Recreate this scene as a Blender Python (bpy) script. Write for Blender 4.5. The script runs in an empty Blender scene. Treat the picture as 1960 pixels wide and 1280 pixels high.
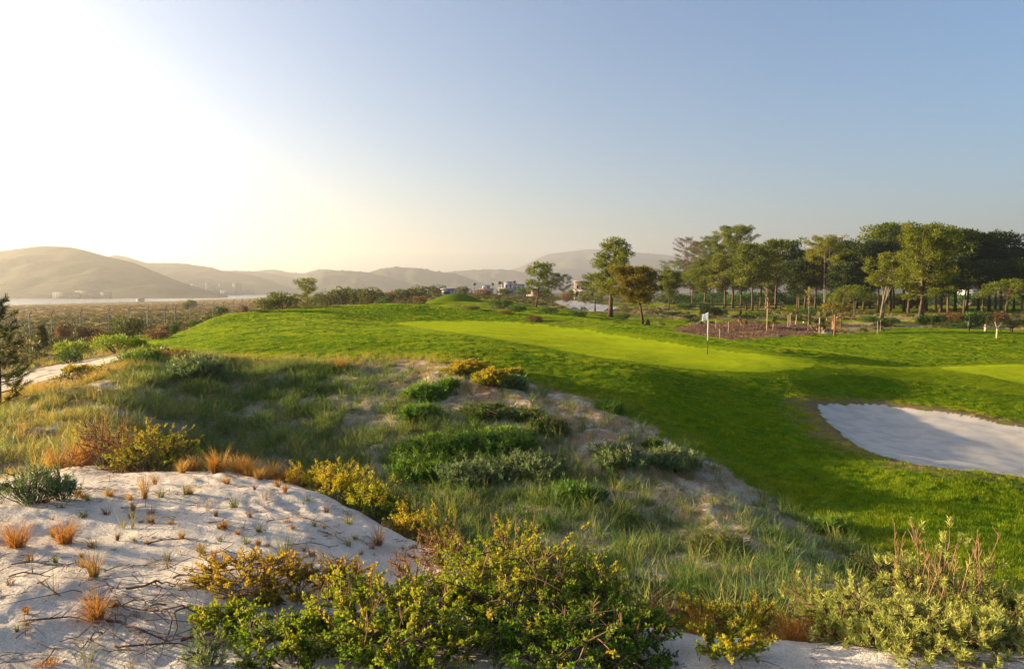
import bpy, math, random
import numpy as np
from math import radians as R

# ------------------------------------------------------------------ camera, sky, sun, exposure
scene = bpy.context.scene
FPX, CU, CV, VH = 1307.0, 980.0, 640.0, 556.0          # focal length and frame centre of the photograph, in its pixels
PITCH = math.atan((CV - VH) / FPX)
cam_data = bpy.data.cameras.new("camera")
cam_data.sensor_width = 36.0
cam_data.lens = 36.0 * FPX / 1960.0
cam_data.clip_start = 0.05
cam_data.clip_end = 60000.0
cam = bpy.data.objects.new("camera", cam_data)
scene.collection.objects.link(cam)
cam.location = (0, 0, 0)
cam.rotation_euler = (math.pi / 2 - PITCH, 0, 0)
scene.camera = cam

SUN_AZ, SUN_EL = -78.0, 10.2                              # azimuth from the view direction (negative = left), elevation
world = bpy.data.worlds.new("World")
scene.world = world
world.use_nodes = True
wn = world.node_tree.nodes
wl = world.node_tree.links
wn.clear()
w_out = wn.new("ShaderNodeOutputWorld")
w_bg = wn.new("ShaderNodeBackground")
w_sky = wn.new("ShaderNodeTexSky")
w_sky.sky_type = 'NISHITA'
w_sky.sun_disc = False
w_sky.sun_elevation = R(SUN_EL)
w_sky.sun_rotation = R(SUN_AZ)
w_sky.altitude = 10.0
w_sky.air_density = 1.2
w_sky.dust_density = 1.0
w_sky.ozone_density = 5.0
w_bg.inputs["Strength"].default_value = 0.05
wl.new(w_sky.outputs[0], w_bg.inputs[0])
wl.new(w_bg.outputs[0], w_out.inputs[0])

sun_data = bpy.data.lights.new("sun", 'SUN')
sun_data.energy = 5.0
sun_data.angle = R(0.5)
sun_data.color = (1.0, 0.78, 0.47)
sun = bpy.data.objects.new("sun", sun_data)
scene.collection.objects.link(sun)
_el, _az = R(SUN_EL), R(SUN_AZ)
SUN_DIR = (math.sin(_az) * math.cos(_el), math.cos(_az) * math.cos(_el), math.sin(_el))
import mathutils
sun.rotation_euler = mathutils.Vector(SUN_DIR).to_track_quat('Z', 'Y').to_euler()
sun.location = (-60, 20, 40)

scene.view_settings.view_transform = 'Standard'
scene.view_settings.look = 'None'
scene.view_settings.exposure = 2.4
scene.view_settings.gamma = 1.0
scene.view_settings.use_curve_mapping = False
cy = scene.cycles
cy.max_bounces = 6
cy.diffuse_bounces = 3
cy.glossy_bounces = 2
cy.transmission_bounces = 3
cy.transparent_max_bounces = 8
cy.volume_bounces = 0
cy.caustics_reflective = False
cy.caustics_refractive = False
cy.use_denoising = True
cy.sample_clamp_indirect = 4.0

# ------------------------------------------------------------------ helpers
rng = np.random.default_rng(11)
random.seed(5)
COL = scene.collection


def pchip_slopes(x, y):
    """Monotone cubic slopes along the last axis."""
    h = np.diff(x, axis=-1)
    d = np.diff(y, axis=-1) / h
    m = np.zeros_like(y)
    w1 = 2 * h[..., 1:] + h[..., :-1]
    w2 = h[..., 1:] + 2 * h[..., :-1]
    d0, d1 = d[..., :-1], d[..., 1:]
    same = (d0 * d1) > 0
    den = np.where(same, w1 / np.where(d0 == 0, 1, d0) + w2 / np.where(d1 == 0, 1, d1), 1)
    m[..., 1:-1] = np.where(same, (w1 + w2) / den, 0)
    m[..., 0], m[..., -1] = d[..., 0], d[..., -1]
    return m


def hermite(x0, x1, y0, y1, m0, m1, q):
    h = x1 - x0
    t = np.clip((q - x0) / h, 0, 1)
    t2, t3 = t * t, t * t * t
    return (2 * t3 - 3 * t2 + 1) * y0 + (t3 - 2 * t2 + t) * h * m0 + (-2 * t3 + 3 * t2) * y1 + (t3 - t2) * h * m1


def pchip(xk, yk, q):
    xk, yk = np.asarray(xk, float), np.asarray(yk, float)
    m = pchip_slopes(xk, yk)
    q = np.clip(q, xk[0], xk[-1])
    i = np.clip(np.searchsorted(xk, q, side='right') - 1, 0, len(xk) - 2)
    return hermite(xk[i], xk[i + 1], yk[i], yk[i + 1], m[i], m[i + 1], q)


_PERM = np.random.default_rng(3).permutation(1024)
_GRAD = np.random.default_rng(4).uniform(0, 2 * np.pi, 1024)


def perlin(x, y, seed=0):
    xi, yi = np.floor(x).astype(np.int64), np.floor(y).astype(np.int64)
    xf, yf = x - xi, y - yi

    def g(ix, iy, fx, fy):
        a = _GRAD[_PERM[(_PERM[(ix + seed * 37) & 1023] + iy) & 1023]]
        return np.cos(a) * fx + np.sin(a) * fy
    sx, sy = xf * xf * xf * (xf * (xf * 6 - 15) + 10), yf * yf * yf * (yf * (yf * 6 - 15) + 10)
    n0 = g(xi, yi, xf, yf) * (1 - sx) + g(xi + 1, yi, xf - 1, yf) * sx
    n1 = g(xi, yi + 1, xf, yf - 1) * (1 - sx) + g(xi + 1, yi + 1, xf - 1, yf - 1) * sx
    return (n0 * (1 - sy) + n1 * sy) * 1.5


def fbm(x, y, octaves=4, seed=0):
    v, a = 0, 1.0
    for o in range(octaves):
        v = v + a * perlin(x * 2 ** o, y * 2 ** o, seed + o * 7)
        a *= 0.5
    return v


def smooth(a, b, x):
    t = np.clip((x - a) / (b - a), 0, 1)
    return t * t * (3 - 2 * t)


def mix(a, b, t):
    t = np.asarray(t)[..., None]
    return np.asarray(a) * (1 - t) + np.asarray(b) * t


# ---- mesh building
def mesh_from(name, V, quads=None, tris=None, mats=(), tint=None, col=None, smooth_shade=False, matidx=None):
    """Mesh from numpy arrays; tint = per-face float, col = per-vertex rgb."""
    me = bpy.data.meshes.new(name)
    V = np.ascontiguousarray(V, np.float32)
    me.vertices.add(len(V))
    me.vertices.foreach_set('co', V.ravel())
    parts, starts, n = [], [], 0
    if quads is not None and len(quads):
        quads = np.asarray(quads, np.int32)
        parts.append(quads.ravel())
        starts.append(np.arange(len(quads)) * 4)
        n = len(quads) * 4
    if tris is not None and len(tris):
        tris = np.asarray(tris, np.int32)
        parts.append(tris.ravel())
        starts.append(n + np.arange(len(tris)) * 3)
    loops = np.concatenate(parts).astype(np.int32)
    st = np.concatenate(starts).astype(np.int32)
    me.loops.add(len(loops))
    me.loops.foreach_set('vertex_index', loops)
    me.polygons.add(len(st))
    me.polygons.foreach_set('loop_start', st)
    for m in mats:
        me.materials.append(m)
    if matidx is not None:
        me.polygons.foreach_set('material_index', np.asarray(matidx, np.int32))
    if smooth_shade:
        me.polygons.foreach_set('use_smooth', np.ones(len(st), bool))
    if tint is not None:
        at = me.attributes.new('tint', 'FLOAT', 'FACE')
        at.data.foreach_set('value', np.asarray(tint, np.float32))
    if col is not None:
        at = me.attributes.new('Col', 'FLOAT_COLOR', 'POINT')
        c4 = np.ones((len(V), 4), np.float32)
        c4[:, :3] = col
        at.data.foreach_set('color', c4.ravel())
    me.update(calc_edges=True)
    return me


def obj(name, me, parent=None, loc=None, rotz=0.0):
    o = bpy.data.objects.new(name, me)
    COL.objects.link(o)
    if parent is not None:
        o.parent = parent
    if loc is not None:
        o.location = loc
    if rotz:
        o.rotation_euler = (0, 0, rotz)
    return o


ORD = ['leftmost', 'second', 'third', 'fourth', 'fifth', 'sixth', 'seventh', 'eighth', 'ninth', 'tenth', 'eleventh', 'twelfth', 'thirteenth', 'fourteenth', 'fifteenth', 'sixteenth',
       'seventeenth', 'eighteenth', 'nineteenth', 'twentieth']
TENS = {2: 'twenty', 3: 'thirty', 4: 'forty', 5: 'fifty', 6: 'sixty', 7: 'seventy'}


def nth(k):
    """Ordinal word for place k (0 = leftmost)."""
    if k < 20:
        return ORD[k]
    if (k + 1) % 10 == 0:
        return {3: 'thirtieth', 4: 'fortieth', 5: 'fiftieth', 6: 'sixtieth', 7: 'seventieth'}[(k + 1) // 10]
    return TENS[(k + 1) // 10] + '-first' if (k + 1) % 10 == 1 else TENS[(k + 1) // 10] + '-' + ORD[k % 10]


def tag(o, label=None, cat=None, group=None, kind=None):
    if label:
        o['label'] = label
    if cat:
        o['category'] = cat
    if group:
        o['group'] = group
    if kind:
        o['kind'] = kind
    return o


def thing(name, label, cat, loc, rotz=0.0, group=None, scale=None):
    o = bpy.data.objects.new(name, None)
    o.empty_display_size = 0.2
    COL.objects.link(o)
    o.location = loc
    o.rotation_euler = (0, 0, rotz)
    if scale is not None:
        o.scale = scale if hasattr(scale, '__len__') else (scale,) * 3
    return tag(o, label, cat, group)


class MB:
    """Collects quads and triangles with a per-face tint."""
    def __init__(self):
        self.v, self.q, self.t, self.qt, self.tt, self.n = [], [], [], [], [], 0

    def add(self, V, quads=None, tris=None, tint=0.5):
        V = np.asarray(V, float).reshape(-1, 3)
        if quads is not None and len(quads):
            quads = np.asarray(quads)
            self.q.append(quads + self.n)
            self.qt.append(np.broadcast_to(np.asarray(tint, float), (len(quads),)))
        if tris is not None and len(tris):
            tris = np.asarray(tris)
            self.t.append(tris + self.n)
            self.tt.append(np.broadcast_to(np.asarray(tint, float), (len(tris),)))
        self.v.append(V)
        self.n += len(V)

    def mesh(self, name, mat, smooth_shade=False):
        q = np.concatenate(self.q) if self.q else None
        t = np.concatenate(self.t) if self.t else None
        tint = np.concatenate([np.concatenate(x) for x in (self.qt, self.tt) if x])
        return mesh_from(name, np.concatenate(self.v), q, t, [mat], tint=tint, smooth_shade=smooth_shade)

    def tube(self, P, rad, sides=6, tint=0.5, cap=True):
        P = np.asarray(P, float)
        n = len(P)
        rad = np.broadcast_to(np.asarray(rad, float), (n,))
        T = np.gradient(P, axis=0)
        T /= np.linalg.norm(T, axis=1, keepdims=True) + 1e-9
        ref = np.where(np.abs(T[:, 2:3]) > 0.9, np.array([[1.0, 0, 0]]), np.array([[0, 0, 1.0]]))
        A = np.cross(T, ref)
        A /= np.linalg.norm(A, axis=1, keepdims=True) + 1e-9
        for i in range(1, n):
            if np.dot(A[i], A[i - 1]) < 0:
                A[i] = -A[i]
        B = np.cross(T, A)
        an = np.arange(sides) * 2 * np.pi / sides
        V = P[:, None] + rad[:, None, None] * (np.cos(an)[None, :, None] * A[:, None] + np.sin(an)[None, :, None] * B[:, None])
        i, j = np.meshgrid(np.arange(n - 1), np.arange(sides), indexing='ij')
        j2 = (j + 1) % sides
        Q = np.stack([i * sides + j, i * sides + j2, (i + 1) * sides + j2, (i + 1) * sides + j], -1).reshape(-1, 4)
        tris = []
        if cap:
            for k in range(1, sides - 1):
                tris.append([(n - 1) * sides, (n - 1) * sides + k, (n - 1) * sides + k + 1])
                tris.append([0, k + 1, k])
        self.add(V.reshape(-1, 3), Q, tris if tris else None, tint)

    def box(self, c, s, rot=None, tint=0.5):
        c, s = np.asarray(c, float), np.asarray(s, float) / 2
        V = np.array([[x, y, z] for x in (-1, 1) for y in (-1, 1) for z in (-1, 1)], float) * s
        if rot is not None:
            V = V @ np.asarray(rot, float).T
        Q = [[0, 1, 3, 2], [4, 6, 7, 5], [0, 4, 5, 1], [2, 3, 7, 6], [0, 2, 6, 4], [1, 5, 7, 3]]
        self.add(V + c, Q, None, tint)

    def leaves(self, P, D, L, W, tint, up=None, fold=0.15, tipw=0.0):
        """Diamond leaves: base P, direction D, length L, width W."""
        P, D = np.asarray(P, float), np.asarray(D, float)
        n = len(P)
        D = D / (np.linalg.norm(D, axis=1, keepdims=True) + 1e-9)
        up = rng.normal(size=(n, 3)) if up is None else up
        S = np.cross(D, up)
        S /= np.linalg.norm(S, axis=1, keepdims=True) + 1e-9
        Nn = np.cross(S, D)
        L = np.broadcast_to(np.asarray(L, float), (n,))[:, None]
        W = np.broadcast_to(np.asarray(W, float), (n,))[:, None] / 2
        mid = P + D * L * 0.5 + Nn * L * fold
        V = np.stack([P, mid + S * W, P + D * L, mid - S * W], 1).reshape(-1, 3)
        Q = np.arange(n * 4).reshape(n, 4)
        self.add(V, Q, None, tint)

    def blades(self, P, az, lean, L, W, tint, droop=0.6):
        """Curved grass blades of two segments and a tip (one quad + one quad + tri)."""
        P = np.asarray(P, float)
        n = len(P)
        az, lean, L, W = [np.broadcast_to(np.asarray(a, float), (n,)) for a in (az, lean, L, W)]
        h = np.stack([np.cos(az), np.sin(az), np.zeros(n)], 1)
        s = np.stack([-np.sin(az), np.cos(az), np.zeros(n)], 1)
        ro = rng.uniform(-0.9, 0.9, n)[:, None]
        s = s * np.cos(ro) + h * np.sin(ro)
        cur, ang, pts = P, lean.copy(), [P]
        for k in range(3):
            st = (L / 3)[:, None] * (h * np.sin(ang)[:, None] + np.array([0, 0, 1.0]) * np.cos(ang)[:, None])
            cur = cur + st
            pts.append(cur)
            ang = ang + droop * rng.uniform(0.3, 1.2, n)
        w = (W / 2)[:, None]
        V = np.stack([pts[0] - s * w, pts[0] + s * w, pts[1] - s * w * 0.9, pts[1] + s * w * 0.9,
                      pts[2] - s * w * 0.6, pts[2] + s * w * 0.6, pts[3]], 1).reshape(-1, 3)
        b = np.arange(n)[:, None] * 7
        Q = np.concatenate([b + [0, 1, 3, 2], b + [2, 3, 5, 4]])
        T = b + [4, 5, 6]
        tint = np.broadcast_to(np.asarray(tint, float), (n,))
        self.v.append(V)
        self.q.append(Q + self.n)
        self.qt.append(np.concatenate([tint, tint]))
        self.t.append(T + self.n)
        self.tt.append(tint)
        self.n += len(V)


# ---- materials
def new_mat(name):
    m = bpy.data.materials.new(name)
    m.use_nodes = True
    m.node_tree.nodes.clear()
    return m, m.node_tree.nodes, m.node_tree.links


def ramp(nodes, stops):
    r = nodes.new("ShaderNodeValToRGB")
    e = r.color_ramp.elements
    e[0].position, e[0].color = stops[0][0], (*stops[0][1], 1)
    e[1].position, e[1].color = stops[-1][0], (*stops[-1][1], 1)
    for p, c in stops[1:-1]:
        k = e.new(p)
        k.color = (*c, 1)
    return r


def leaf_mat(name, stops, trans=0.35, rough=0.55, gloss=0.02, inst=False, tcol=(1.15, 1.1, 0.55)):
    """Leaf or blade: colour from the leaf's own tint, part of the light passing through it."""
    m, n, l = new_mat(name)
    out = n.new("ShaderNodeOutputMaterial")
    at = n.new("ShaderNodeAttribute")
    at.attribute_name = 'tint'
    fac = at.outputs['Fac']
    if inst:
        a2 = n.new("ShaderNodeAttribute")
        a2.attribute_type = 'INSTANCER'
        a2.attribute_name = 'itint'
        ad = n.new("ShaderNodeMath")
        ad.operation = 'ADD'
        l.new(fac, ad.inputs[0])
        l.new(a2.outputs['Fac'], ad.inputs[1])
        sb = n.new("ShaderNodeMath")
        sb.operation = 'SUBTRACT'
        sb.inputs[1].default_value = 0.5
        l.new(ad.outputs[0], sb.inputs[0])
        fac = sb.outputs[0]
    else:
        oi = n.new("ShaderNodeObjectInfo")
        mm = n.new("ShaderNodeMath")
        mm.operation = 'MULTIPLY_ADD'
        mm.inputs[1].default_value = 0.16
        l.new(oi.outputs['Random'], mm.inputs[0])
        sb = n.new("ShaderNodeMath")
        sb.operation = 'SUBTRACT'
        sb.inputs[1].default_value = 0.08
        l.new(fac, sb.inputs[0])
        l.new(sb.outputs[0], mm.inputs[2])
        fac = mm.outputs[0]
    rp = ramp(n, stops)
    l.new(fac, rp.inputs[0])
    d = n.new("ShaderNodeBsdfPrincipled")
    d.inputs['Roughness'].default_value = rough
    d.inputs['Specular IOR Level'].default_value = gloss * 10
    l.new(rp.outputs[0], d.inputs['Base Color'])
    t = n.new("ShaderNodeBsdfTranslucent")
    mu = n.new("ShaderNodeMix")
    mu.data_type = 'RGBA'
    mu.blend_type = 'MULTIPLY'
    mu.inputs[0].default_value = 1.0
    mu.inputs[7].default_value = (*tcol, 1)
    l.new(rp.outputs[0], mu.inputs[6])
    l.new(mu.outputs[2], t.inputs[0])
    mx = n.new("ShaderNodeMixShader")
    mx.inputs[0].default_value = trans
    l.new(d.outputs[0], mx.inputs[1])
    l.new(t.outputs[0], mx.inputs[2])
    l.new(mx.outputs[0], out.inputs[0])
    return m


def surf_mat(name, base, var=None, scale=6.0, rough=0.8, bump=0.0, bscale=20.0, attr=None, spec=0.2, detail=5.0, metallic=0.0, stretch=None, bdist=0.02):
    """Solid surface: two colours mixed by noise, or a vertex colour times noise, with bump."""
    m, n, l = new_mat(name)
    out = n.new("ShaderNodeOutputMaterial")
    b = n.new("ShaderNodeBsdfPrincipled")
    b.inputs['Roughness'].default_value = rough
    b.inputs['Specular IOR Level'].default_value = spec
    b.inputs['Metallic'].default_value = metallic
    tc = n.new("ShaderNodeTexCoord")
    vec = tc.outputs['Object']
    if stretch is not None:
        mp = n.new("ShaderNodeMapping")
        mp.inputs['Scale'].default_value = stretch
        l.new(vec, mp.inputs[0])
        vec = mp.outputs[0]
    nz = n.new("ShaderNodeTexNoise")
    nz.inputs['Scale'].default_value = scale
    nz.inputs['Detail'].default_value = detail
    nz.inputs['Roughness'].default_value = 0.65
    l.new(vec, nz.inputs['Vector'])
    if attr:
        at = n.new("ShaderNodeAttribute")
        at.attribute_name = attr
        rp = ramp(n, [(0.25, (1 - var,) * 3), (0.75, (1 + var,) * 3)])
        l.new(nz.outputs[0], rp.inputs[0])
        mu = n.new("ShaderNodeMix")
        mu.data_type = 'RGBA'
        mu.blend_type = 'MULTIPLY'
        mu.inputs[0].default_value = 1.0
        l.new(at.outputs['Color'], mu.inputs[6])
        l.new(rp.outputs[0], mu.inputs[7])
        l.new(mu.outputs[2], b.inputs['Base Color'])
    else:
        rp = ramp(n, [(0.3, base), (0.7, var if var is not None else base)])
        l.new(nz.outputs[0], rp.inputs[0])
        l.new(rp.outputs[0], b.inputs['Base Color'])
    if bump > 0:
        n2 = n.new("ShaderNodeTexNoise")
        n2.inputs['Scale'].default_value = bscale
        n2.inputs['Detail'].default_value = 6.0
        n2.inputs['Roughness'].default_value = 0.6
        l.new(vec, n2.inputs['Vector'])
        bp = n.new("ShaderNodeBump")
        bp.inputs['Strength'].default_value = bump
        bp.inputs['Distance'].default_value = bdist
        l.new(n2.outputs[0], bp.inputs['Height'])
        l.new(bp.outputs[0], b.inputs['Normal'])
    l.new(b.outputs[0], out.inputs[0])
    return m

# ------------------------------------------------------------------ terrain
def b_of(z, Y):
    s = z / Y
    return (s * math.cos(PITCH) + math.sin(PITCH)) / (math.cos(PITCH) - s * math.sin(PITCH))


def dy_of(b):
    return math.cos(PITCH) + b * math.sin(PITCH)


def z_of(v, Y):
    b = (CV - v) / FPX
    return Y * (-math.sin(PITCH) + b * math.cos(PITCH)) / dy_of(b)


# the lie of the land: lines that run across the view from left to right (bearing -> distance, height or sight line)
UK = [-3000, -600, 0, 150, 250, 330, 450, 600, 750, 850, 950, 1050, 1200, 1350, 1500, 1650, 1800, 1960, 2600, 5000]
ROWS = []


def row(Y, z=None, v=None):
    Y = np.array(Y, float)
    zz = np.array([z_of(a, b) for a, b in zip(v, Y)]) if z is None else np.array(z, float)
    assert len(Y) == len(UK) and len(zz) == len(UK), (len(Y), len(zz))
    ROWS.append((Y, zz))


N_ = len(UK)
row([0.6] * N_, z=[-1.72] * N_)
row([3.2] * N_, z=[-1.65, -1.68, -1.73, -1.76, -1.78, -1.79, -1.82, -1.86, -1.88, -1.91, -1.91, -1.90, -1.87, -1.82, -1.8, -1.76, -1.75, -1.75, -1.8, -1.9])
# middle of the near dune
row([6, 6, 5.8, 5.8, 5.8, 5.8, 5.6, 5.3, 4.9, 4.7, 4.4, 4.1, 3.85, 3.75, 3.75, 3.75, 3.75, 3.75, 3.8, 3.9],
    z=[-1.75, -1.8, -1.88, -1.92, -1.955, -1.98, -2.02, -2.08, -2.14, -2.17, -2.16, -2.12, -2.02, -1.98, -1.97, -1.98, -2.0, -2.0, -2.0, -2.0])
# crest of the near dune
row([10, 10, 9.2, 9.5, 9.4, 9.2, 8.9, 8.2, 6.6, 5.9, 5.5, 4.8, 4.5, 4.3, 4.2, 4.1, 4.1, 4.1, 4.2, 4.3],
    v=[960, 950, 935, 899, 899, 903, 908, 936, 1020, 1055, 1085, 1165, 1205, 1222, 1235, 1245, 1250, 1255, 1260, 1260])
# foot of the dune's lee side
row([12.5, 12.5, 11.6, 11.5, 11.5, 11.4, 11.2, 10.4, 9.0, 8.3, 7.8, 7.4, 6.9, 6.5, 6.2, 6, 5.9, 5.8, 6, 6.2],
    z=[-3.0, -3.0, -2.95, -3.0, -3.2, -3.35, -3.5, -3.6, -3.6, -3.5, -3.45, -3.4, -3.3, -3.2, -3.15, -3.1, -3.05, -3.0, -3.0, -3.0])
# floor of the hollow
row([17, 17, 15.5, 15.2, 15.5, 15.8, 15.8, 15.5, 14.8, 14.2, 13.2, 12.4, 12.0, 11.2, 10.4, 9.4, 8.4, 7.9, 8, 8.2],
    z=[-3.2, -3.2, -3.2, -3.1, -3.45, -3.9, -4.25, -4.45, -4.5, -4.5, -4.5, -4.5, -4.5, -4.45, -4.4, -4.3, -4.15, -4.0, -3.9, -3.9])
# lower edge of the mown slope
row([26, 26, 24, 22, 25, 27, 27, 26, 26, 25.2, 23.8, 22.4, 20, 17.6, 14.6, 12.2, 10.9, 10.2, 10, 10.2],
    v=[760, 760, 748, 735, 697, 684, 690, 694, 692, 694, 715, 742, 800, 875, 975, 1055, 1110, 1140, 1170, 1170])
# apron in front of the green
row([35, 35, 34, 33, 34, 36, 38, 36, 35.5, 33.5, 31.2, 29.0, 27, 27.5, 28.5, 28.5, 27.8, 26, 25, 25],
    v=[712, 712, 702, 694, 672, 660, 640, 640, 640, 645, 660, 680, 705, 730, 742, 768, 778, 803, 840, 840])
# middle of the green
row([50, 50, 50, 48, 45, 45, 50, 50, 52, 50, 47.5, 44.5, 38, 32.5, 31.5, 33, 34, 34, 34, 34],
    v=[680, 680, 672, 668, 657, 648, 618, 612, 622, 627, 633, 642, 665, 690, 700, 703, 710, 716, 725, 725])
# far edge of the green
row([60, 60, 60, 58, 52, 50, 58, 60, 56, 57, 56.5, 54, 44, 37, 33.6, 35, 36, 37, 37, 37],
    v=[666, 666, 660, 656, 652, 644, 600, 598, 617, 615, 616, 622, 645, 668, 686, 697, 704, 702, 705, 705])
# crest of the bank behind the green
row([70, 70, 70, 66, 60, 58, 63, 67, 67, 67, 64.5, 59, 49, 41, 36.5, 36.6, 38.2, 39, 39, 39],
    v=[655, 655, 650, 648, 646, 640, 604, 588, 582.5, 587, 596, 607, 626, 648.5, 669, 686, 701, 699, 702, 702])
# ground beyond the bank
row([90, 90, 90, 84, 80, 80, 85, 85, 85, 85, 85, 84, 72, 56, 46, 43, 42, 45, 45, 45],
    z=[-5.9, -5.9, -5.7, -5.2, -4.9, -4.7, -3.6, -3.3, -3.1, -2.7, -2.62, -2.85, -3.5, -3.8, -3.85, -4.0, -4.15, -4.25, -4.3, -4.3])
# rough before the pines
row([140, 140, 140, 132, 130, 132, 140, 140, 140, 130, 122, 112, 98, 80, 70, 66, 66, 62, 62, 62],
    v=[628, 624, 620, 614, 612, 609, 600, 590, 578, 572, 577, 590, 605, 621, 630, 638, 635, 642, 645, 645])
row([260, 260, 300, 320, 320, 320, 300, 260, 260, 240, 210, 180, 150, 130, 122, 120, 120, 115, 115, 115],
    v=[598, 596, 594, 590, 588, 587, 586, 575, 563, 564, 568, 577, 590, 599, 603, 604, 603, 605, 606, 606])
row([560, 600, 640, 750, 870, 980, 1200, 1100, 900, 700, 520, 430, 330, 270, 240, 240, 240, 230, 230, 230],
    v=[585, 584, 582.5, 579, 576, 574, 570.5, 564, 560.5, 561, 563, 567, 573, 578, 581, 582, 582, 583, 583, 583])
row([900, 900, 900, 1000, 1100, 1250, 1500, 1800] + [1800] * 12,
    z=[-16, -16, -16, -16, -16, -16, -16, -13, -7, -6, -6, -6, -6, -6, -6, -6, -6, -6, -6, -6])
row([3200] * N_, z=[-30, -30, -30, -30, -30, -30, -30, -30, -14, -9, -8, -8, -8, -8, -8, -8, -8, -8, -8, -8])
NR = len(ROWS)


def rows_at(u):
    """lnY and z of every line at bearings u: arrays (len(u), NR)."""
    Ys = np.stack([pchip(UK, np.log(r[0]), u) for r in ROWS], -1)
    Zs = np.stack([pchip(UK, r[1], u) for r in ROWS], -1)
    return Ys, Zs


def base_z(u, lnY):
    """Height without fine relief; u (n,), lnY (n,) or (n,m)."""
    X, Z = rows_at(u)
    M = pchip_slopes(X, Z)
    q = lnY if lnY.ndim == 2 else lnY[:, None]
    i = np.clip((q[:, None, :] >= X[:, :, None]).sum(1) - 1, 0, NR - 2)
    g = lambda A, k: np.take_along_axis(A, i + k, 1)
    z = hermite(g(X, 0), g(X, 1), g(Z, 0), g(Z, 1), g(M, 0), g(M, 1), q)
    return (z if lnY.ndim == 2 else z[:, 0]), X


def relief(x, y, X, lnY):
    """Fine relief by zone."""
    Y = np.exp(lnY)
    e = lambda k: np.exp(X[..., k])
    dune = 1 - smooth(-0.3, 1.2, Y - e(3))
    hollow = smooth(-0.3, 1.2, Y - e(3)) * (1 - smooth(-2.0, 1.0, Y - e(6)))
    turf = smooth(-1.0, 2.0, Y - e(6)) * (1 - smooth(0, 30, Y - e(11)))
    wild = smooth(0, 20, Y - e(10))
    d = dune * (0.05 * fbm(x * 0.7, y * 0.7, 2, 1) + 0.012 * fbm(x * 3.1, y * 3.1, 3, 21) + 0.004 * perlin(x * 11, y * 11, 5) + 0.002 * perlin(x * 24, y * 24, 9))
    # wind ripples and footprints
    d = d + dune * 0.007 * np.sin((x * 0.8 + y * 0.6) * 26 + 3 * perlin(x * 1.7, y * 1.7, 6)) * smooth(0.0, 0.5, perlin(x * 0.7, y * 0.7, 8))
    d = d - dune * 0.012 * smooth(0.45, 0.75, perlin(x * 3.2, y * 3.2, 41))
    d = d + hollow * (0.15 * fbm(x * 0.55, y * 0.55, 3, 2) + 0.04 * fbm(x * 2.4, y * 2.4, 2, 12))
    d = d + turf * (0.05 * fbm(x * 0.22, y * 0.22, 2, 3) + 0.012 * perlin(x * 1.3, y * 1.3, 4))
    far = smooth(150, 400, Y)
    d = d + wild * ((0.25 * fbm(x * 0.06, y * 0.06, 3, 14) + 0.10 * fbm(x * 0.4, y * 0.4, 2, 15)) * (1 - far * 0.7)) * np.where(Y > 1700, 0, 1)
    # dune bank of the scrubland on the far left
    return d


def height_u(u, lnY):
    """World position for bearings u and log distance (same shape (n,) or (n,m))."""
    z0, X = base_z(u, lnY)
    if lnY.ndim == 2:
        X = X[:, None, :]
        uu = u[:, None]
    else:
        uu = u
    Y = np.exp(lnY)
    x = (uu - CU) / FPX * Y / dy_of(b_of(z0, Y))
    z = z0 + relief(x, Y, X, lnY)
    return x, Y, z, X


def u_of(x, Y):
    u = CU + FPX * x / Y
    for _ in range(3):
        u = np.clip(u, UK[0], UK[-1])
        z0, _X = base_z(u, np.log(Y))
        u = CU + FPX * x / Y * dy_of(b_of(z0, Y))
    return np.clip(u, UK[0], UK[-1])


def ground(x, Y):
    """Ground height at world positions (arrays)."""
    x, Y = np.atleast_1d(np.asarray(x, float)), np.atleast_1d(np.asarray(Y, float))
    Y = np.maximum(Y, 0.61)
    u = u_of(x, Y)
    lnY = np.log(Y)
    z0, X = base_z(u, lnY)
    return z0 + relief(x, Y, X, lnY) + bunker_cut(x, Y)


_LY = np.log(np.concatenate([np.geomspace(2.0, 60, 900), np.geomspace(60.2, 1600, 700)]))


def hit(u, v, ymin=2.0, ymax=1e9):
    """First ground point from distance ymin seen on the sight line (u, v)."""
    x, Y, z, _ = height_u(np.array([float(u)]), _LY[None, :])
    z = z[0] + bunker_cut(x[0], Y[0])
    x, Y = x[0], Y[0]
    zr = np.array([z_of(v, yy) for yy in Y])
    ok = np.where((zr <= z) & (Y >= ymin) & (Y <= ymax))[0]
    if len(ok) == 0:
        i = int(np.argmin(np.where(Y >= ymin, np.abs(z / Y - zr / Y), 1e9)))
        return np.array([x[i], Y[i], z[i]])
    i = ok[0]
    return np.array([x[i], Y[i], z[i]])


def at_dist(u, Y):
    """Ground point at bearing u and distance Y."""
    x, yy, z, _ = height_u(np.array([float(u)]), np.array([math.log(Y)]))
    return np.array([x[0], Y, z[0] + bunker_cut(x, yy)[0]])


def poly_sd(poly, x, y):
    """Signed distance (metres, negative inside) to a polygon."""
    sh = np.shape(x)
    p = np.stack([np.ravel(x), np.ravel(y)], 1).astype(np.float32)
    best = np.full(len(p), 1e9, np.float32)
    inside = np.zeros(len(p), bool)
    n = len(poly)
    for i in range(n):
        a, b = np.asarray(poly[i], np.float32), np.asarray(poly[(i + 1) % n], np.float32)
        ab = b - a
        t = np.clip(((p - a) @ ab) / (ab @ ab + 1e-9), 0, 1)
        d = np.hypot(p[:, 0] - a[0] - t * ab[0], p[:, 1] - a[1] - t * ab[1])
        best = np.minimum(best, d)
        c = ((a[1] > p[:, 1]) != (b[1] > p[:, 1]))
        with np.errstate(divide='ignore', invalid='ignore'):
            xi = (b[0] - a[0]) * (p[:, 1] - a[1]) / (b[1] - a[1]) + a[0]
        inside ^= c & (p[:, 0] < xi)
    return np.where(inside, -best, best).reshape(sh)


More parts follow.
